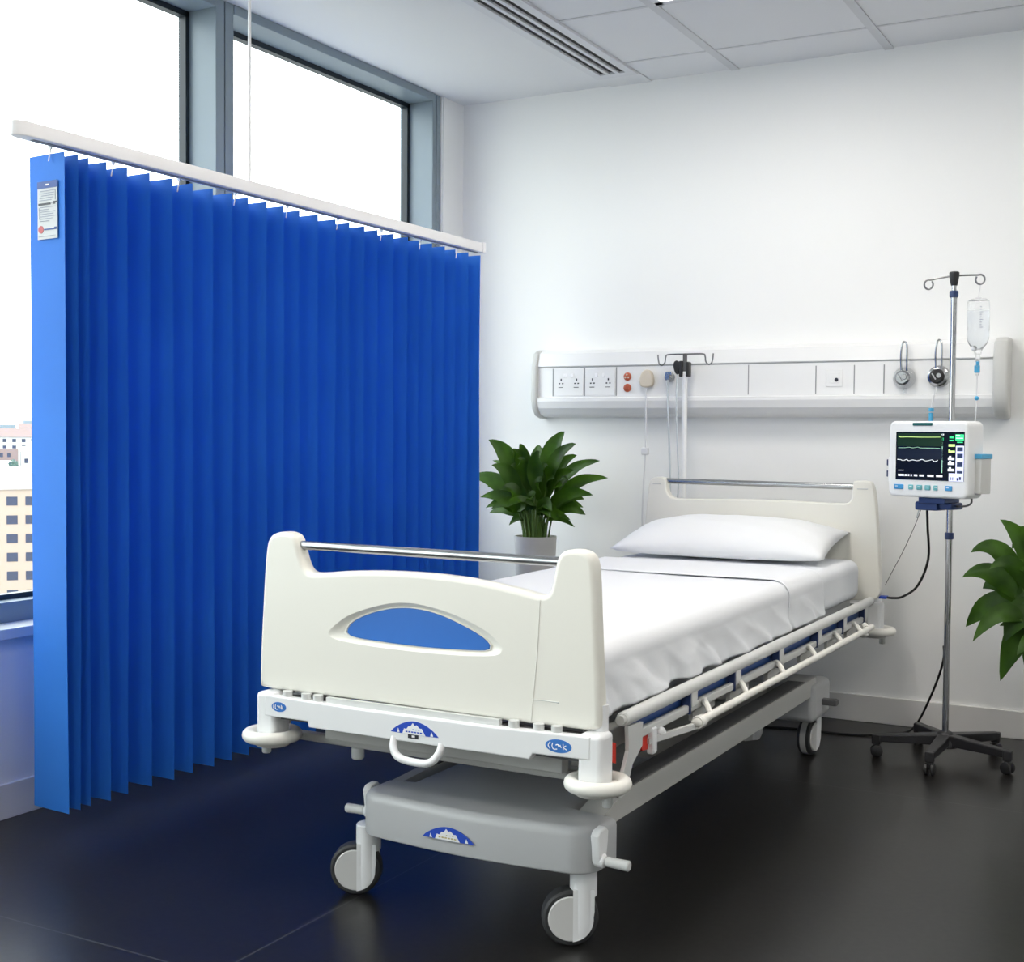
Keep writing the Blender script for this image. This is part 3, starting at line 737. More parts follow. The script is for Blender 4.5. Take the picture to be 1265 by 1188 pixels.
# rolled hem at the fold
# pillow
pw = bmesh.new(); NU, NV = 44, 28; top, bot = [], []
for j in range(NV+1):
    v_ = -1+2*j/NV; r1, r2 = [], []
    for i in range(NU+1):
        u = -1+2*i/NU
        px_ = u*.465*(1-.035*(1-v_*v_)); py_ = v_*.245*(1-.05*(1-u*u))
        h = (max(0, (1-abs(u)**2.6))*max(0, (1-abs(v_)**2.4)))**.55
        wri = .004*math.sin(u*9+v_*4)*math.sin(v_*7-u*3)+.003*math.sin(u*21+v_*13)*(abs(u)**2)
        zt = h*(.098+wri)+.004; zb = -h*.040-.004
        r1.append(pw.verts.new((px_, py_, zt))); r2.append(pw.verts.new((px_, py_, zb)) if 0 < i < NU and 0 < j < NV else r1[-1])
    top.append(r1); bot.append(r2)
for j in range(NV):
    for i in range(NU):
        for g_, fl in ((top, 0), (bot, 1)):
            q = [g_[j][i], g_[j][i+1], g_[j+1][i+1], g_[j+1][i]]
            q2 = []
            for k in q:
                if k not in q2: q2.append(k)
            if len(q2) > 2:
                try: f = pw.faces.new(q2 if not fl else q2[::-1]); f.smooth = True
                except ValueError: pass
bmesh.ops.rotate(pw, cent=(0, 0, 0), matrix=Matrix.Rotation(math.radians(9), 3, 'X') , verts=pw.verts)
bmesh.ops.rotate(pw, cent=(0, 0, 0), matrix=Matrix.Rotation(math.radians(2), 3, 'Z') , verts=pw.verts)
g = G(); g.bm.free(); g.bm = pw
po = g.build('pillow', 'pillow', None, auto=False); po.location = (-1.835, 5.315, .842)
tag(po, 'plump white pillow leaning against the headboard of the bed', 'pillow')

# ------------------------------------------------------------------ bedhead services panel
pn = thing('bedhead_panel', 'long white bedhead services panel with sockets mounted on the wall', 'service panel', (-1.92, YB, 1.55))
prof = [(5.868, 1.725), (5.80, 1.722), (5.768, 1.705), (5.752, 1.642), (5.760, 1.636), (5.760, 1.486), (5.745, 1.482), (5.745, 1.466), (5.757, 1.432), (5.785, 1.402), (5.83, 1.388), (5.868, 1.388)]
G().prism(prof, (lambda a, b, d: (d, a, b)), -3.02, -.82).build('panel_body', 'unit', pn)
cap = [(5.868, 1.730), (5.80, 1.728), (5.760, 1.710), (5.740, 1.64), (5.735, 1.48), (5.748, 1.428), (5.78, 1.394), (5.83, 1.380), (5.868, 1.380)]
G().plate(cap, (lambda a, b, d: (-3.045+d, a, b)), .034, .010).build('end_cap', 'unitgrey', pn)
G().plate(cap, (lambda a, b, d: (-.832+d, a, b)), .062, .014).build('end_cap', 'unitgrey', pn)
g = G()
for x, z0, z1 in ((-2.928, 1.492, 1.63), (-2.752, 1.492, 1.632), (-2.58, 1.492, 1.632), (-1.909, 1.492, 1.63), (-1.592, 1.492, 1.62), (-1.419, 1.492, 1.62), (-1.288, 1.492, 1.62)):
    g.box((x-.0022, 5.7585, z0), (x+.0022, 5.7605, z1))
g.box((-3.01, 5.7585, 1.6345), (-.83, 5.7605, 1.636))
g.build('panel_seams', 'groove', pn)
def socket(x):
    s_ = G().box((x-.082, 5.756, 1.494), (x+.080, 5.760, 1.628), .002).build('double_socket', 'unit', pn)
    g = G()
    for dx in (-.043, .043):
        g.box((x+dx-.012, 5.7548, 1.552), (x+dx-.004, 5.757, 1.558)); g.box((x+dx+.006, 5.7548, 1.552), (x+dx+.014, 5.757, 1.558)); g.box((x+dx-.002, 5.7548, 1.568), (x+dx+.004, 5.757, 1.579))
        g.box((x+dx-.014, 5.7548, 1.534), (x+dx+.012, 5.757, 1.537))
    g.build('socket_holes', 'decalblack', s_)
    g = G()
    for dx in (-.02, .02): g.box((x+dx-.008, 5.753, 1.585), (x+dx+.008, 5.757, 1.603), .001)
    g.build('socket_switch', 'rail', s_)
socket(-2.839); socket(-2.666)
for z in (1.585, 1.53):
    k = G().lathe([(0, .006), (.012, .006), (.019, .002), (.021, -.004), (.021, -.01)], (-2.521, 5.757, z), (0, -1, 0), 20).build('gas_outlet', 'terra', pn)
    k['label'] = 'round red-brown outlet'
    g = G()
    for a in (90, 210, 330): g.cyl((-2.521+.009*math.cos(math.radians(a)), 5.753, z+.009*math.sin(math.radians(a))), (-2.521+.009*math.cos(math.radians(a)), 5.749, z+.009*math.sin(math.radians(a))), .0045, seg=10)
    g.build('outlet_boss', 'beige' if z > 1.55 else 'terra', k)
s_ = G().box((-1.545, 5.755, 1.525), (-1.470, 5.760, 1.602), .002).box((-1.530, 5.752, 1.54), (-1.485, 5.756, 1.587), .002).build('switch_plate', 'unit', pn)
G().lathe([(0, .002), (.007, .002), (.009, 0)], (-1.497, 5.752, 1.555), (0, -1, 0), 14).build('switch_button', 'decalblack', s_)

# power plug with cord
pp = thing('power_plug', 'beige power plug in the service panel with a long white cord', 'power plug', (-2.411, 5.757, 1.57))
G().plate([(-2.447, 1.545), (-2.445, 1.585), (-2.43, 1.61), (-2.411, 1.618), (-2.39, 1.61), (-2.376, 1.585), (-2.375, 1.545), (-2.39, 1.53), (-2.432, 1.53)], XZ(5.727), .03, .008, smooth=2).build('plug_body', 'beige', pp)
G().tube([(-2.411, 5.732, 1.528), (-2.407, 5.725, 1.40), (-2.405, 5.72, 1.24), (-2.414, 5.72, 1.05), (-2.416, 5.715, .88), (-2.40, 5.70, .66)], .0042, 8).build('cord', 'wire', pp)
G().box((-2.425, 5.708, 1.205), (-2.388, 5.732, 1.24), .006).build('cord_switch', 'wire', pp)
# outlet fitting with tube
of = thing('gas_probe', 'small grey gas fitting in the service panel with a thin hanging tube', 'gas fitting', (-2.296, 5.757, 1.58))
G().cyl((-2.296, 5.757, 1.578), (-2.296, 5.727, 1.578), .024, .021, bev=.004).cyl((-2.296, 5.73, 1.578), (-2.296, 5.715, 1.578), .012).box((-2.312, 5.725, 1.585), (-2.275, 5.74, 1.604), .003).build('probe_body', 'steel', of)
G().tube([(-2.296, 5.722, 1.565), (-2.290, 5.715, 1.45), (-2.281, 5.715, 1.25), (-2.272, 5.71, 1.05), (-2.268, 5.70, .90)], .0055, 8).build('tube', 'tubeclear', of)
# drip pole behind headboard
dp = thing('drip_pole', 'short white drip pole with wire hooks standing behind the headboard', 'drip pole', (-2.185, 5.675, .45))
G().cyl((-2.19, 5.675, .44), (-2.19, 5.675, 1.60), .0125, bev=.002).build('pole', 'whitepl', dp)
G().box((-2.214, 5.655, 1.575), (-2.198, 5.695, 1.65), .004).box((-2.18, 5.655, 1.575), (-2.166, 5.695, 1.645), .004).plate([(-2.216, 1.59), (-2.212, 1.64), (-2.228, 1.655), (-2.244, 1.645), (-2.246, 1.62), (-2.232, 1.585)], XZ(5.66), .02, .005, smooth=1).build('pole_clamp', 'blackpl', dp)
G().box((-2.2, 5.666, 1.60), (-2.182, 5.684, 1.685), .004).build('hook_stem', 'darkgrey', dp)
def hook(sg): return [(-2.19, 5.675, 1.682), (-2.19+sg*.085, 5.675, 1.681), (-2.19+sg*.098, 5.675, 1.67), (-2.19+sg*.102, 5.675, 1.645), (-2.19+sg*.115, 5.675, 1.632), (-2.19+sg*.13, 5.675, 1.638), (-2.19+sg*.136, 5.675, 1.66), (-2.19+sg*.138, 5.675, 1.682)]
for sg in (-1, 1): G().tube(hook(sg), .0036, 8, 5).build('wire_hook', 'gunmetal', dp)
G().tube([(-2.222, 5.657, 1.585), (-2.224, 5.655, 1.45), (-2.216, 5.655, 1.25), (-2.208, 5.655, 1.1), (-2.215, 5.655, .95)], .004, 8).build('tube', 'tubeclear', dp)
# regulators
def regulator(x, z, dark, label):
    t = thing('suction_regulator', label, 'regulator', (x, 5.757, z))
    b = G().lathe([(0, .040), (.030, .040), (.044, .030), (.048, .012), (.048, .0), (0, 0)], (x, 5.757, z), (0, -1, 0), 32).build('dial_housing', 'clear' if not dark else 'steel', t)
    G().lathe([(0, .050), (.024, .050), (.032, .042), (.032, .036), (0, .036)], (x-.002, 5.757, z), (0, -1, 0), 28).build('dial', 'blackpl' if dark else 'steel', t)
    G().lathe([(0, .058), (.010, .058), (.012, .05), (0, .05)], (x+.008, 5.757, z+.003), (0, -1, 0), 18).bar((x-.02, 5.70, z+.012), (x-.004, 5.70, z-.014), .006, .006).build('dial_knob', 'chrome', t)
    G().tube([(x-.008, 5.725, z+.03), (x-.010, 5.72, z+.10), (x-.004, 5.722, z+.150), (x+.006, 5.724, z+.155), (x+.014, 5.722, z+.14), (x+.016, 5.72, z+.08), (x+.015, 5.725, z+.03)], .0045, 8).build('tube', 'steel', t)
    return t
r1 = regulator(-1.198, 1.558, False, 'clear round suction regulator on the service panel')
G().cyl((-1.192, 5.74, 1.512), (-1.192, 5.74, 1.492), .008).build('port', 'clear', r1)
r2 = regulator(-1.052, 1.562, True, 'dark round regulator with hanging tube beside the drip stand pole')
G().tube([(-1.055, 5.71, 1.515), (-1.065, 5.70, 1.46), (-1.072, 5.70, 1.42)], .003, 8).build('thin_tube', 'wire', r2)
G().tube([(-1.073, 5.70, 1.405), (-1.075, 5.69, 1.33), (-1.08, 5.68, 1.15), (-1.12, 5.68, .95)], .003, 8).build('thin_tube', 'tubeclear', r2)
G().cyl((-1.072, 5.70, 1.425), (-1.072, 5.70, 1.41), .011).cyl((-1.073, 5.70, 1.405), (-1.073, 5.70, 1.36), .0095).build('blue_connector', 'cyan', r2)

# ------------------------------------------------------------------ drip stand
PX, PY = -.922, 5.32
st = thing('drip_stand', 'chrome drip stand on five black wheeled legs beside the bed', 'drip stand', (PX, PY, 0))
G().cyl((PX, PY, .10), (PX, PY, 1.872), .0125, seg=20).cyl((PX, PY, 1.87), (PX, PY, 1.92), .0095).build('pole', 'chrome', st)
for z0, z1, r_ in ((.892, .920, .0175), (1.855, 1.882, .0175)): G().cyl((PX, PY, z0), (PX, PY, z1), r_, bev=.003).build('collar', 'navy', st)
G().lathe([(.012, 0), (.015, .01), (.0195, .04), (.0195, .052), (.016, .055), (0, .055)], (PX, PY, 1.902)).build('pole_head', 'blackpl', st)
G().lathe([(.05, 0), (.05, .02), (.036, .045), (.028, .058), (.020, .062), (0, .062)], (PX, PY, .058)).build('hub', 'standblack', st)
for k in range(5):
    a = math.radians(-92+72*k); d = Vector((math.cos(a), math.sin(a), 0)); P0 = Vector((PX, PY, .088)); tip = Vector((PX, PY, .078))+d*.265
    l = G().bar(P0, tip, .05, .046, .036, .030, bev=.005).box((tip.x-.017, tip.y-.017, .052), (tip.x+.017, tip.y+.017, .092), .004).build('leg', 'standblack', st)
    w = G(); s_ = Vector((-d.y, d.x, 0))
    for sg in (-1, 1):
        cc = Vector((tip.x, tip.y, .024))+s_*sg*.012
        w.lathe([(0, -.008), (.018, -.008), (.024, -.004), (.024, .004), (.018, .008), (0, .008)], cc, s_, 20)
    w.cyl((tip.x, tip.y, .024), (tip.x, tip.y, .058), .007); w.box((tip.x-.012, tip.y-.012, .03), (tip.x+.012, tip.y+.012, .05), .003)
    w.build('castor', 'blackpl', l)
def curl(sg):
    p = [(PX, PY, 1.942), (PX+sg*.06, PY, 1.941 if sg > 0 else 1.935), (PX+sg*.088, PY, 1.940 if sg > 0 else 1.930)]
    cx, cz = PX+sg*.098, 1.922 if sg > 0 else 1.912
    for k in range(0, 8):
        a = math.radians(75-42*k) if sg > 0 else math.radians(105+42*k)
        p.append((cx+.017*math.cos(a), PY, cz+.019*math.sin(a)))
    return p
for sg in (-1, 1): G().tube(curl(sg), .0038, 8, 4).build('wire_hook', 'gunmetal', st)
# infusion bottle hanging on the hook
BX, BY = -.828, PY
ib = thing('infusion_bottle', 'clear infusion bottle hanging upside down from the drip stand hook', 'infusion bottle', (BX, BY, 1.75))
G().lathe([(0, 1.845), (.030, 1.845), (.040, 1.838), (.0425, 1.825), (.0425, 1.72), (.041, 1.715), (.0425, 1.71), (.0415, 1.69), (.034, 1.668), (.020, 1.650), (.014, 1.64), (.014, 1.628), (0, 1.628)], (BX, BY, 0), seg=32).build('bottle', 'clear', ib)
G().lathe([(0, 1.80), (.0385, 1.80), (.0385, 1.70), (.031, 1.672), (.012, 1.65), (0, 1.65)], (BX, BY, 0), seg=28).build('fluid', 'liquid', ib)
G().tube([(BX, BY, 1.846), (BX+.001, BY, 1.868), (BX+.004, BY, 1.885), (BX+.006, BY, 1.903)], .0018, 6).box((BX-.012, BY-.004, 1.843), (BX+.012, BY+.004, 1.852), .002).build('hanger', 'wire', ib)
g = G()
for k in range(9):
    z = 1.73+.01*k; n = .012 if k % 3 else .02
    a = math.radians(-60); g.box((BX+.012, BY-.0425, z), (BX+.012+n*.6, BY-.0385, z+.0022))
g.build('printed_scale', 'label_text', ib)
G().sphere((BX-.012, BY-.01, 1.652), .012).build('injection_port', 'decalwhite', ib)
G().cyl((BX, BY, 1.60), (BX, BY, 1.63), .009, .010).cyl((BX, BY, 1.545), (BX, BY, 1.60), .0075, .009).build('drip_chamber', 'clear', ib)
G().box((BX-.011, BY-.008, 1.555), (BX+.010, BY+.008, 1.585), .003).box((BX-.004, BY-.010, 1.585), (BX+.006, BY+.006, 1.60), .002).build('blue_clamp', 'cyan', ib)
G().sphere((BX, BY, 1.455), .009).build('blue_valve', 'cyan', ib)
G().tube([(BX, BY, 1.55), (BX-.001, BY, 1.46), (BX-.002, BY, 1.40), (BX-.01, BY+.01, 1.33), (BX-.03, BY+.02, 1.20)], .0028, 8).build('drip_line', 'wire', ib)

# ------------------------------------------------------------------ patient monitor (local frame: x right, y back, z up)
mo = thing('patient_monitor', 'white patient monitor with dark trace screen clamped to the drip stand', 'monitor', (-.985, 5.172, 1.213), math.atan2(-.35, .94))
W2, H2 = .172, .150
cs = rr(-W2, -H2, W2, H2, .024)
body = G().plate(cs, XZ(0), .118, .012, n=5).build('monitor_case', 'whitepl', mo, local=True)
def q(u, w): return (-W2+u*2*W2, H2-w*2*H2)      # u right, w down on the front face
def flat(g, u0, w0, u1, w1, y=-.0005, th=.002, bev=0.):
    a, b = q(u0, w0), q(u1, w1); return g.box((a[0], y-th, b[1]), (b[0], y+.004, a[1]), bev)
sc_ = flat(G(), .10, .14, .96, .772, -.0005, .0015).build('screen', 'screen', mo, local=True)
def S(u, w): return (.10+u*.858, .14+w*.632)
def sbox(g, u0, w0, u1, w1, lay=1):
    a, b = S(u0, w0), S(u1, w1); return flat(g, a[0], a[1], b[0], b[1], -.0005-.0008*lay, .0015)
sbox(G(), .02, .03, .70, .30).build('green_field', 'scrgreen', sc_, local=True)
sbox(G(), .02, .36, .70, .57).build('navy_field', 'scrnavy', sc_, local=True)
def trace(pts, m, n, r_=.0012):
    P = []
    for u, w in pts:
        a = q(*S(u, w)); P.append((a[0], -.0040, a[1]))
    G().tube(P, r_, 6, 3).build(n, m, sc_, local=True)
trace([(.04, .10), (.055, .09), (.07, .112), (.2, .108), (.4, .112), (.66, .108)], 'e_yel', 'trace_line')
trace([(.04, .335), (.15, .333), (.2, .322), (.26, .335), (.33, .318), (.38, .335), (.5, .334), (.66, .336)], 'e_teal', 'trace_line', .001)
w3 = [(.03, .58), (.08, .585), (.1, .60), (.14, .595), (.17, .575), (.2, .605), (.26, .585), (.32, .60), (.36, .59), (.40, .57), (.45, .60), (.5, .59), (.55, .575), (.58, .61), (.61, .60), (.63, .58)]
trace(w3, 'e_wht', 'trace_line')
g = G()
for u0, u1 in ((.04, .13), (.14, .18), (.19, .21), (.23, .25), (.28, .33), (.36, .43), (.48, .57), (.61, .70)): sbox(g, u0, .885, u1, .925)
for u0, u1 in ((.04, .09), (.10, .12)): sbox(g, u0, .80, u1, .812)
g.build('screen_lettering', 'e_wht', sc_, local=True)
g = G(); sbox(g, .685, .22, .695, .84); sbox(g, .675, .60, .705, .615)
for w in (.30, .38, .46, .54, .70, .78): sbox(g, .68, w, .70, w+.008)
g.build('scale_bar', 'e_teal', sc_, local=True)
g = G(); sbox(g, .675, .12, .705, .17); sbox(g, .79, .09, .85, .13); sbox(g, .79, .16, .85, .185); sbox(g, .875, .05, .995, .17); sbox(g, .90, .2, .98, .22)
g.build('green_readout', 'e_grn', sc_, local=True)
g = G(); sbox(g, .67, .04, .71, .07); sbox(g, .885, .06, .94, .075, 2); sbox(g, .885, .12, .985, .135, 2)
for w in (.52, .62, .75): sbox(g, .775, w, .865, w+.05); sbox(g, .79, w-.03, .82, w+.01)
g.build('white_readout', 'e_wht', sc_, local=True)
g = G(); sbox(g, .78, .25, .87, .30); sbox(g, .78, .38, .87, .42); sbox(g, .78, .36, .80, .42)
g.build('yellow_readout', 'e_yel', sc_, local=True)
g = G()
sbox(g, .885, .28, 1.0, 1.0); sbox(g, .79, .84, .885, 1.0)
g.build('menu_column', 'e_lil', sc_, local=True)
g = G()
for w0, w1 in ((.31, .39), (.44, .53), (.61, .71), (.79, .84)): sbox(g, .905, w0, .985, w1, 2)
sbox(g, .905, .93, .93, .985, 2); sbox(g, .94, .91, .965, .97, 2); sbox(g, .82, .92, .828, .98, 2); sbox(g, .845, .92, .853, .98, 2)
g.build('menu_icons', 'navy', sc_, local=True)
a, b = q(.31, .0), q(.56, .04)
G().box((a[0], -.004, b[1]-.006), (b[0], .004, a[1]-.006), .003).build('alarm_bar', 'tealled', mo, local=True)
for u0, u1, m in ((.085, .205, 'keyblue'), (.27, .33, 'key'), (.375, .445, 'key'), (.48, .55, 'key'), (.59, .64, 'key'), (.735, .82, 'keyblue')):
    k = flat(G(), u0, .835, u1, .90, -.0005, .005, .003).build('button', m, mo, local=True)
    flat(G(), u0+.02, .855, u0+.05, .865, -.005, .0015).build('button_mark', 'decalwhite', k, local=True)
# connectors on the bed side, module on the other
G().box((-W2-.016, .02, -.095), (-W2+.004, .07, .005), .004).build('connector_block', 'whitepl', mo, local=True)
for z in (-.015, -.06): G().box((-W2-.026, .026, z-.014), (-W2-.012, .056, z+.012), .003).build('connector', 'navy', mo, local=True)
G().box((W2-.012, .055, -.130), (W2+.026, .13, .018), .004).build('side_module', 'unitgrey', mo, local=True)['label'] = 'grey side module'
G().box((W2-.010, .05, .005), (W2+.030, .133, .024), .003).build('module_cap', 'cyan', mo, local=True)
# clamp to the pole and mounting foot
G().box((-.03, .108, -.04), (.05, .146, .04), .005).build('mounting_block', 'darkgrey', mo, local=True)
G().box((-.055, .03, -.175), (.062, .142, -.147), .006).box((-.08, .045, -.203), (.02, .12, -.168), .008).box((.0, .06, -.198), (.075, .147, -.170), .008).build('clamp', 'navy2', mo, local=True)
G().tube([(.06, .10, -.184), (.12, .08, -.180), (.150, .07, -.168), (.152, .07, -.148)], .004, 8).build('cable_loop', 'darkgrey', mo, local=True)
# cables from monitor to bed
cb = thing('monitor_cable', 'thick black cable looping from the monitor down to the bed', 'cable', (-1.05, 5.3, 1.03))
G().tube([(-1.005, 5.29, 1.035), (-1.008, 5.33, .94), (-1.02, 5.42, .80), (-1.075, 5.50, .68), (-1.15, 5.57, .62), (-1.20, 5.60, .607), (-1.245, 5.615, .608)], .0052, 8).build('cable_sheath', 'blackcord', cb)
G().tube([(-1.02, 5.29, 1.035), (-1.06, 5.36, .95), (-1.13, 5.48, .83), (-1.20, 5.58, .72), (-1.235, 5.62, .66)], .0016, 6).build('thin_lead', 'darkgrey', cb)
pcab = thing('power_cable', 'black power cable sagging from the drip stand pole to the floor', 'cable', (-1.0, 5.5, 0))
G().tube([(PX-.014, PY+.01, .46), (-.94, 5.36, .41), (-.97, 5.45, .33), (-1.02, 5.56, .22), (-1.08, 5.66, .10), (-1.12, 5.70, .035), (-1.16, 5.71, .006), (-1.22, 5.66, .005), (-1.30, 5.58, .005), (-1.42, 5.545, .005), (-1.60, 5.54, .005), (-1.80, 5.50, .005)], .0048, 8).build('cable_sheath', 'blackcord', pcab)

# ------------------------------------------------------------------ plants
def leaf(g, gs, B, T, w, t0=.45, C=(0, 0, 1), face=(0.1, -1, .35), twist=0.):
    B, T, C = Vector(B), Vector(T), Vector(C)
    def bz(t): return B*(1-t)**2+C*2*t*(1-t)+T*t*t
    gs.tube([bz(t0*k/5) for k in range(6)], .0042, 6, 2)
    n = 14; t = bmesh.new(); rows_ = []
    F = Vector(face).normalized()
    for k in range(n+1):
        u = k/n; tt = t0-.02+(1-t0+.02)*u; p = bz(tt); d = (bz(min(1, tt+.02))-bz(tt-.02)).normalized()
        sd = d.cross(F)
        sd = sd.normalized() if sd.length > .05 else Vector((1, 0, 0))
        nr = sd.cross(d).normalized()
        if twist: sd = (sd*math.cos(twist)+nr*math.sin(twist)).normalized(); nr = sd.cross(d).normalized()
        ww = w*.5*(math.sin(PI*min(1, (u*.96+.02))**.82)**.85)*(1-.25*u)
        if k == n: ww = .0006
        rw = []
        for s_ in (-1, -.55, 0, .55, 1):
            rip = .06*w*math.sin(u*17+s_*2)*abs(s_)
            rw.append(t.verts.new(p+sd*ww*s_+nr*(.30*ww*abs(s_)**1.4+rip*.3)))
        rows_.append(rw)
    for a, b in zip(rows_, rows_[1:]):
        for i in range(4):
            f = t.faces.new((a[i], a[i+1], b[i+1], b[i])); f.smooth = True
    g._add(t)
def plant(name, label, base, potr, pottop, leaves, potz=0.):
    x, y = base
    t = thing(name, label, 'potted plant', (x, y, 0))
    p = G().lathe([(0, potz), (potr*.66, potz), (potr*.70, potz+.01), (potr*.98, pottop-.02), (potr, pottop), (potr*.93, pottop), (potr*.90, pottop-.035), (0, pottop-.035)], (x, y, 0), seg=36).build('plant_pot', 'pot', t)
    G().lathe([(0, pottop-.018), (potr*.5, pottop-.02), (potr*.9, pottop-.025), (potr*.9, pottop-.034)], (x, y, 0), seg=24).build('soil', 'soil', t)
    g, gs = G(), G()
    for L in leaves: leaf(g, gs, **L)
    lf = g.build('foliage', 'leaf', t, auto=False); gs.build('stalks', 'stem', t)
    return t
LB = (-2.885, 5.50)
tl = [(-3.095, 1.272, .09), (-3.085, 1.222, .07), (-3.185, 1.167, .05), (-3.235, 1.092, .085), (-3.185, 1.038, .085), (-3.139, .991, .075), (-3.147, .907, .075), (-3.078, .897, .06), (-3.005, .856, .05), (-2.756, 1.314, .10), (-2.622, 1.257, .09), (-2.545, 1.177, .075), (-2.548, 1.093, .075), (-2.556, 1.016, .075), (-2.649, .99, .08), (-2.648, .897, .04), (-2.674, .858, .04), (-2.734, .855, .04), (-2.95, 1.254, .07), (-2.70, 1.20, .08), (-2.80, 1.22, .085), (-2.93, 1.17, .08), (-2.99, 1.10, .085), (-2.78, 1.08, .085), (-2.90, 1.06, .09), (-2.84, .99, .08), (-2.70, 1.06, .08), (-3.03, 1.0, .08), (-2.95, .95, .07), (-2.76, .94, .07), (-3.06, 1.15, .08), (-2.64, 1.13, .07)]
rp = random.Random(3)
LV = []
for i, (x, z, w) in enumerate(tl):
    dy = (-.10+.20*((i*7) % 5)/4) if i < 19 else (-.13+.05*(i % 5))
    b = (LB[0]+(x-LB[0])*.16, LB[1]+dy*.3, .78)
    LV.append(dict(B=b, T=(x, LB[1]+dy, z), w=w*1.15, t0=.40, C=(LB[0]+(x-LB[0])*.22, LB[1]+dy*.4, .93+(z-.78)*.55), face=(.2*math.sin(i), -1, .55)))
for i in range(26):
    a = rp.uniform(0, 2*PI); el = rp.uniform(0, 1); R_ = .13+.14*el
    x = LB[0]+R_*math.cos(a); y = min(5.78, LB[1]+.8*R_*math.sin(a)); z = 1.22-.33*el+rp.uniform(-.05, .05)
    LV.append(dict(B=(LB[0]+(x-LB[0])*.16, LB[1]+(y-LB[1])*.2, .78), T=(x, y, z), w=rp.uniform(.07, .10), t0=.40, C=(LB[0]+(x-LB[0])*.22, LB[1]+(y-LB[1])*.3, .95+(z-.78)*.55), face=(.3*math.cos(a), -1, .7)))
plant('potted_plant', 'bushy green plant in a tall grey pot between the curtain and the bed', LB, .104, .806, LV)
RB = (-.50, 5.30)
tr = [(-.715, .986, .075, .3), (-.827, .85, .07, .34), (-.865, .745, .075, .35), (-.795, .70, .10, .45), (-.864, .535, .10, .75), (-.805, .508, .07, .75), (-.695, .51, .11, .6), (-.715, .346, .10, .8), (-.635, .41, .09, .7), (-.68, .87, .08, .4), (-.74, .80, .06, .35), (-.66, .72, .09, .5), (-.60, 1.0, .08, .2), (-.55, 1.05, .08, .2), (-.48, 1.07, .08, .2), (-.40, 1.02, .08, .25), (-.30, .97, .08, .3), (-.20, .85, .08, .4), (-.16, .70, .08, .5), (-.2, .55, .08, .7), (-.3, .45, .08, .7), (-.62, .60, .10, .6), (-.56, .50, .09, .6), (-.45, .48, .09, .6), (-.66, .64, .09, .5), (-.60, .80, .09, .4), (-.58, .90, .09, .3)]
LV = []
for i, (x, z, w, sg) in enumerate(tr):
    dy = -.10+.05*(i % 5) if i < 9 else -.16+.07*((i*3) % 5)
    LV.append(dict(B=(RB[0]+(x-RB[0])*.12, RB[1]+dy*.3, .38), T=(x, RB[1]+dy, z), w=w*1.25, t0=.42, C=(RB[0]+(x-RB[0])*(.25 if z > .9 else .5), RB[1]+dy*.5, .54+(z-.38)*.58 if z > .9 else z+.13 if z > .65 else .80-.25*(.55-z)), face=(.12*math.sin(i*2), -1, .5)))
for i in range(34):
    a = rp.uniform(0, 2*PI); el = rp.uniform(0, 1); R_ = .12+.17*el
    x = RB[0]+R_*math.cos(a); y = RB[1]+.9*R_*math.sin(a); z = 1.02-.52*el+rp.uniform(-.06, .06)
    LV.append(dict(B=(RB[0]+(x-RB[0])*.14, RB[1]+(y-RB[1])*.2, .38), T=(x, y, z), w=rp.uniform(.08, .12), t0=.42, C=(RB[0]+(x-RB[0])*.25, RB[1]+(y-RB[1])*.3, .56+(z-.38)*.58), face=(.3*math.cos(a), -1, .7)))
plant('potted_plant', 'large leafy green plant beside the drip stand at the picture edge', RB, .13, .40, LV)

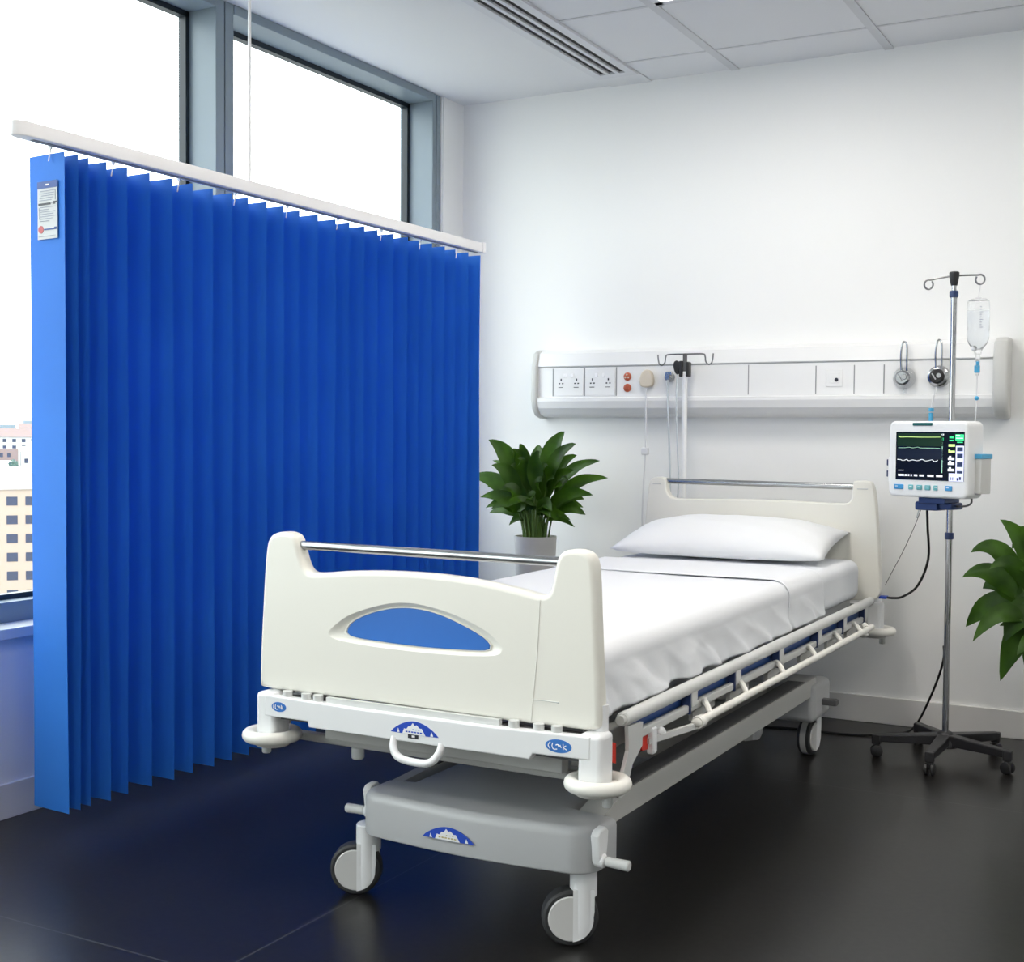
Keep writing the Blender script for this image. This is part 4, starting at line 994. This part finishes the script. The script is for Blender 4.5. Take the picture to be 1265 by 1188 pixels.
# ------------------------------------------------------------------ the town outside
GZ = -40.
struct(G().box((-1500, -300, GZ-1), (-20, 1500, GZ)).build('ground', 'ground'))
fd = Vector((.77, -.64, 0)).normalized(); fr_ = Vector((-fd.y, fd.x, 0))       # facade normal and its right hand
def house(name, label, px, py, z1, w, d, m, wins=None, roof=None, group=None):
    t = thing(name, label, 'building', (px, py, GZ), 0, group)
    c0 = Vector((px, py, 0))
    def P(u, v_, z): p = c0+fr_*u-fd*v_; return Vector((p.x, p.y, z))
    g = G(); b = [P(-w/2, 0, GZ), P(w/2, 0, GZ), P(w/2, d, GZ), P(-w/2, d, GZ)]
    g.prism([(v.x, v.y) for v in b], (lambda a, bb, dd: (a, bb, dd)), GZ, z1); g.build('facade', m, t)
    if roof == 'parapet':
        g = G()
        for (u0, v0, u1, v1) in ((-w/2-.3, -.3, w/2+.3, .3), (-w/2-.3, d-.3, w/2+.3, d+.3)):
            q4 = [P(u0, v0, 0), P(u1, v0, 0), P(u1, v1, 0), P(u0, v1, 0)]; g.prism([(v.x, v.y) for v in q4], (lambda a, bb, dd: (a, bb, dd)), z1-.1, z1+.9)
        q4 = [P(-w*.2, d*.3, 0), P(w*.1, d*.3, 0), P(w*.1, d*.6, 0), P(-w*.2, d*.6, 0)]; g.prism([(v.x, v.y) for v in q4], (lambda a, bb, dd: (a, bb, dd)), z1-.1, z1+2.2)
        g.build('parapet', 'roofgrey', t)
    elif roof == 'gable':
        g = G(); tt = bmesh.new()
        v = [tt.verts.new(P(-w/2-.5, -.5, z1)), tt.verts.new(P(w/2+.5, -.5, z1)), tt.verts.new(P(w/2+.5, d+.5, z1)), tt.verts.new(P(-w/2-.5, d+.5, z1)), tt.verts.new(P(-w/2-.5, d/2, z1+d*.28)), tt.verts.new(P(w/2+.5, d/2, z1+d*.28))]
        for f in ((0, 1, 5, 4), (2, 3, 4, 5), (0, 4, 3), (1, 2, 5), (0, 3, 2, 1)): tt.faces.new([v[k] for k in f])
        bmesh.ops.recalc_face_normals(tt, faces=tt.faces); g._add(tt); g.build('roof', 'facade_red', t)
    if wins:
        u0, du, nu, z0, dz, nz, ww, wh = wins
        for i in range(nu):
            for j in range(nz):
                u = u0+i*du; z = z0-j*dz
                q4 = [P(u-ww/2, -.06, 0), P(u+ww/2, -.06, 0), P(u+ww/2, .05, 0), P(u-ww/2, .05, 0)]
                wo = G().prism([(v.x, v.y) for v in q4], (lambda a, bb, dd: (a, bb, dd)), z-wh/2, z+wh/2).build('window', 'bldwin', t)
    return t
house('apartment_building', 'cream apartment block with rows of dark windows outside the window', -153.9, 130., -7.2, 22, 12, 'facade', (-6.3, 2.6, 6, -9.05, 2.75, 7, 1.5, 1.3), 'parapet')
house('brick_house', 'dull red brick building behind the cream apartment block', -242.2, 200., -2.9, 6.4, 8, 'facade_red', (-2, 1.6, 3, -4.3, 2.4, 2, .7, .9), None)
house('white_house', 'white flat-roofed building beside the red brick building', -238.0, 205., -3.3, 5.6, 8, 'facade_white', (-1.6, 1.7, 2, -5.6, 2.6, 1, .8, 1.0), 'parapet')
house('terrace_building', 'low white building with a grey terrace behind the cream apartment block', -233., 192.3, -7.6, 26, 9, 'facade_white', None, 'parapet')
house('tower_block', 'blue-grey block on the hazy skyline outside the window', -817., 700., 9., 9, 9, 'facade_blue', None, None)
house('long_building', 'long pale building with a dark roof line in the far town', -474., 400., -1.6, 34, 14, 'facade_white', (-14, 4, 8, -3.2, 3, 2, 1.6, 1.5), 'gable')
for i, (x, y, z, w) in enumerate([(-845., 700., 6., 16), (-800., 690., 3.5, 22), (-640., 540., -.5, 20), (-612., 540., .8, 12), (-655., 545., 1.4, 9), (-880., 760., 12., 20), (-850., 765., 13.5, 12)]):
    house('distant_building', 'tiny pale building in the hazy distant town', x, y, z, w, 12, 'facade_white' if i % 3 else 'facade_blue', None, 'gable' if i in (1, 3) else None, 'distant town buildings')
sh = thing('rooftop_shrub', 'small dark green shrub on the white building terrace', 'shrub', (-234.2, 196., -7.6))
t = bmesh.new(); bmesh.ops.create_icosphere(t, subdivisions=3, radius=1.1)
for v in t.verts: v.co *= 1+.25*math.sin(v.co.x*7)*math.sin(v.co.y*9+v.co.z*8)
for v in t.verts: v.co += Vector((-234.2, 196., -6.3))
g = G(); g._add(t); g.build('foliage', 'treeline', sh)

# ------------------------------------------------------------------ daylight
w = bpy.data.worlds.new('overcast_sky'); sc.world = w; w.use_nodes = True
bg = w.node_tree.nodes['Background']; bg.inputs['Color'].default_value = (.97, 1., 1., 1); bg.inputs['Strength'].default_value = 5.0
sc.view_settings.view_transform = 'Standard'; sc.view_settings.look = 'None'
sc.view_settings.exposure = 0.14; sc.view_settings.gamma = 1.0
sc.cycles.max_bounces = 12; sc.cycles.diffuse_bounces = 8; sc.cycles.transparent_max_bounces = 16
sc.cycles.use_denoising = True
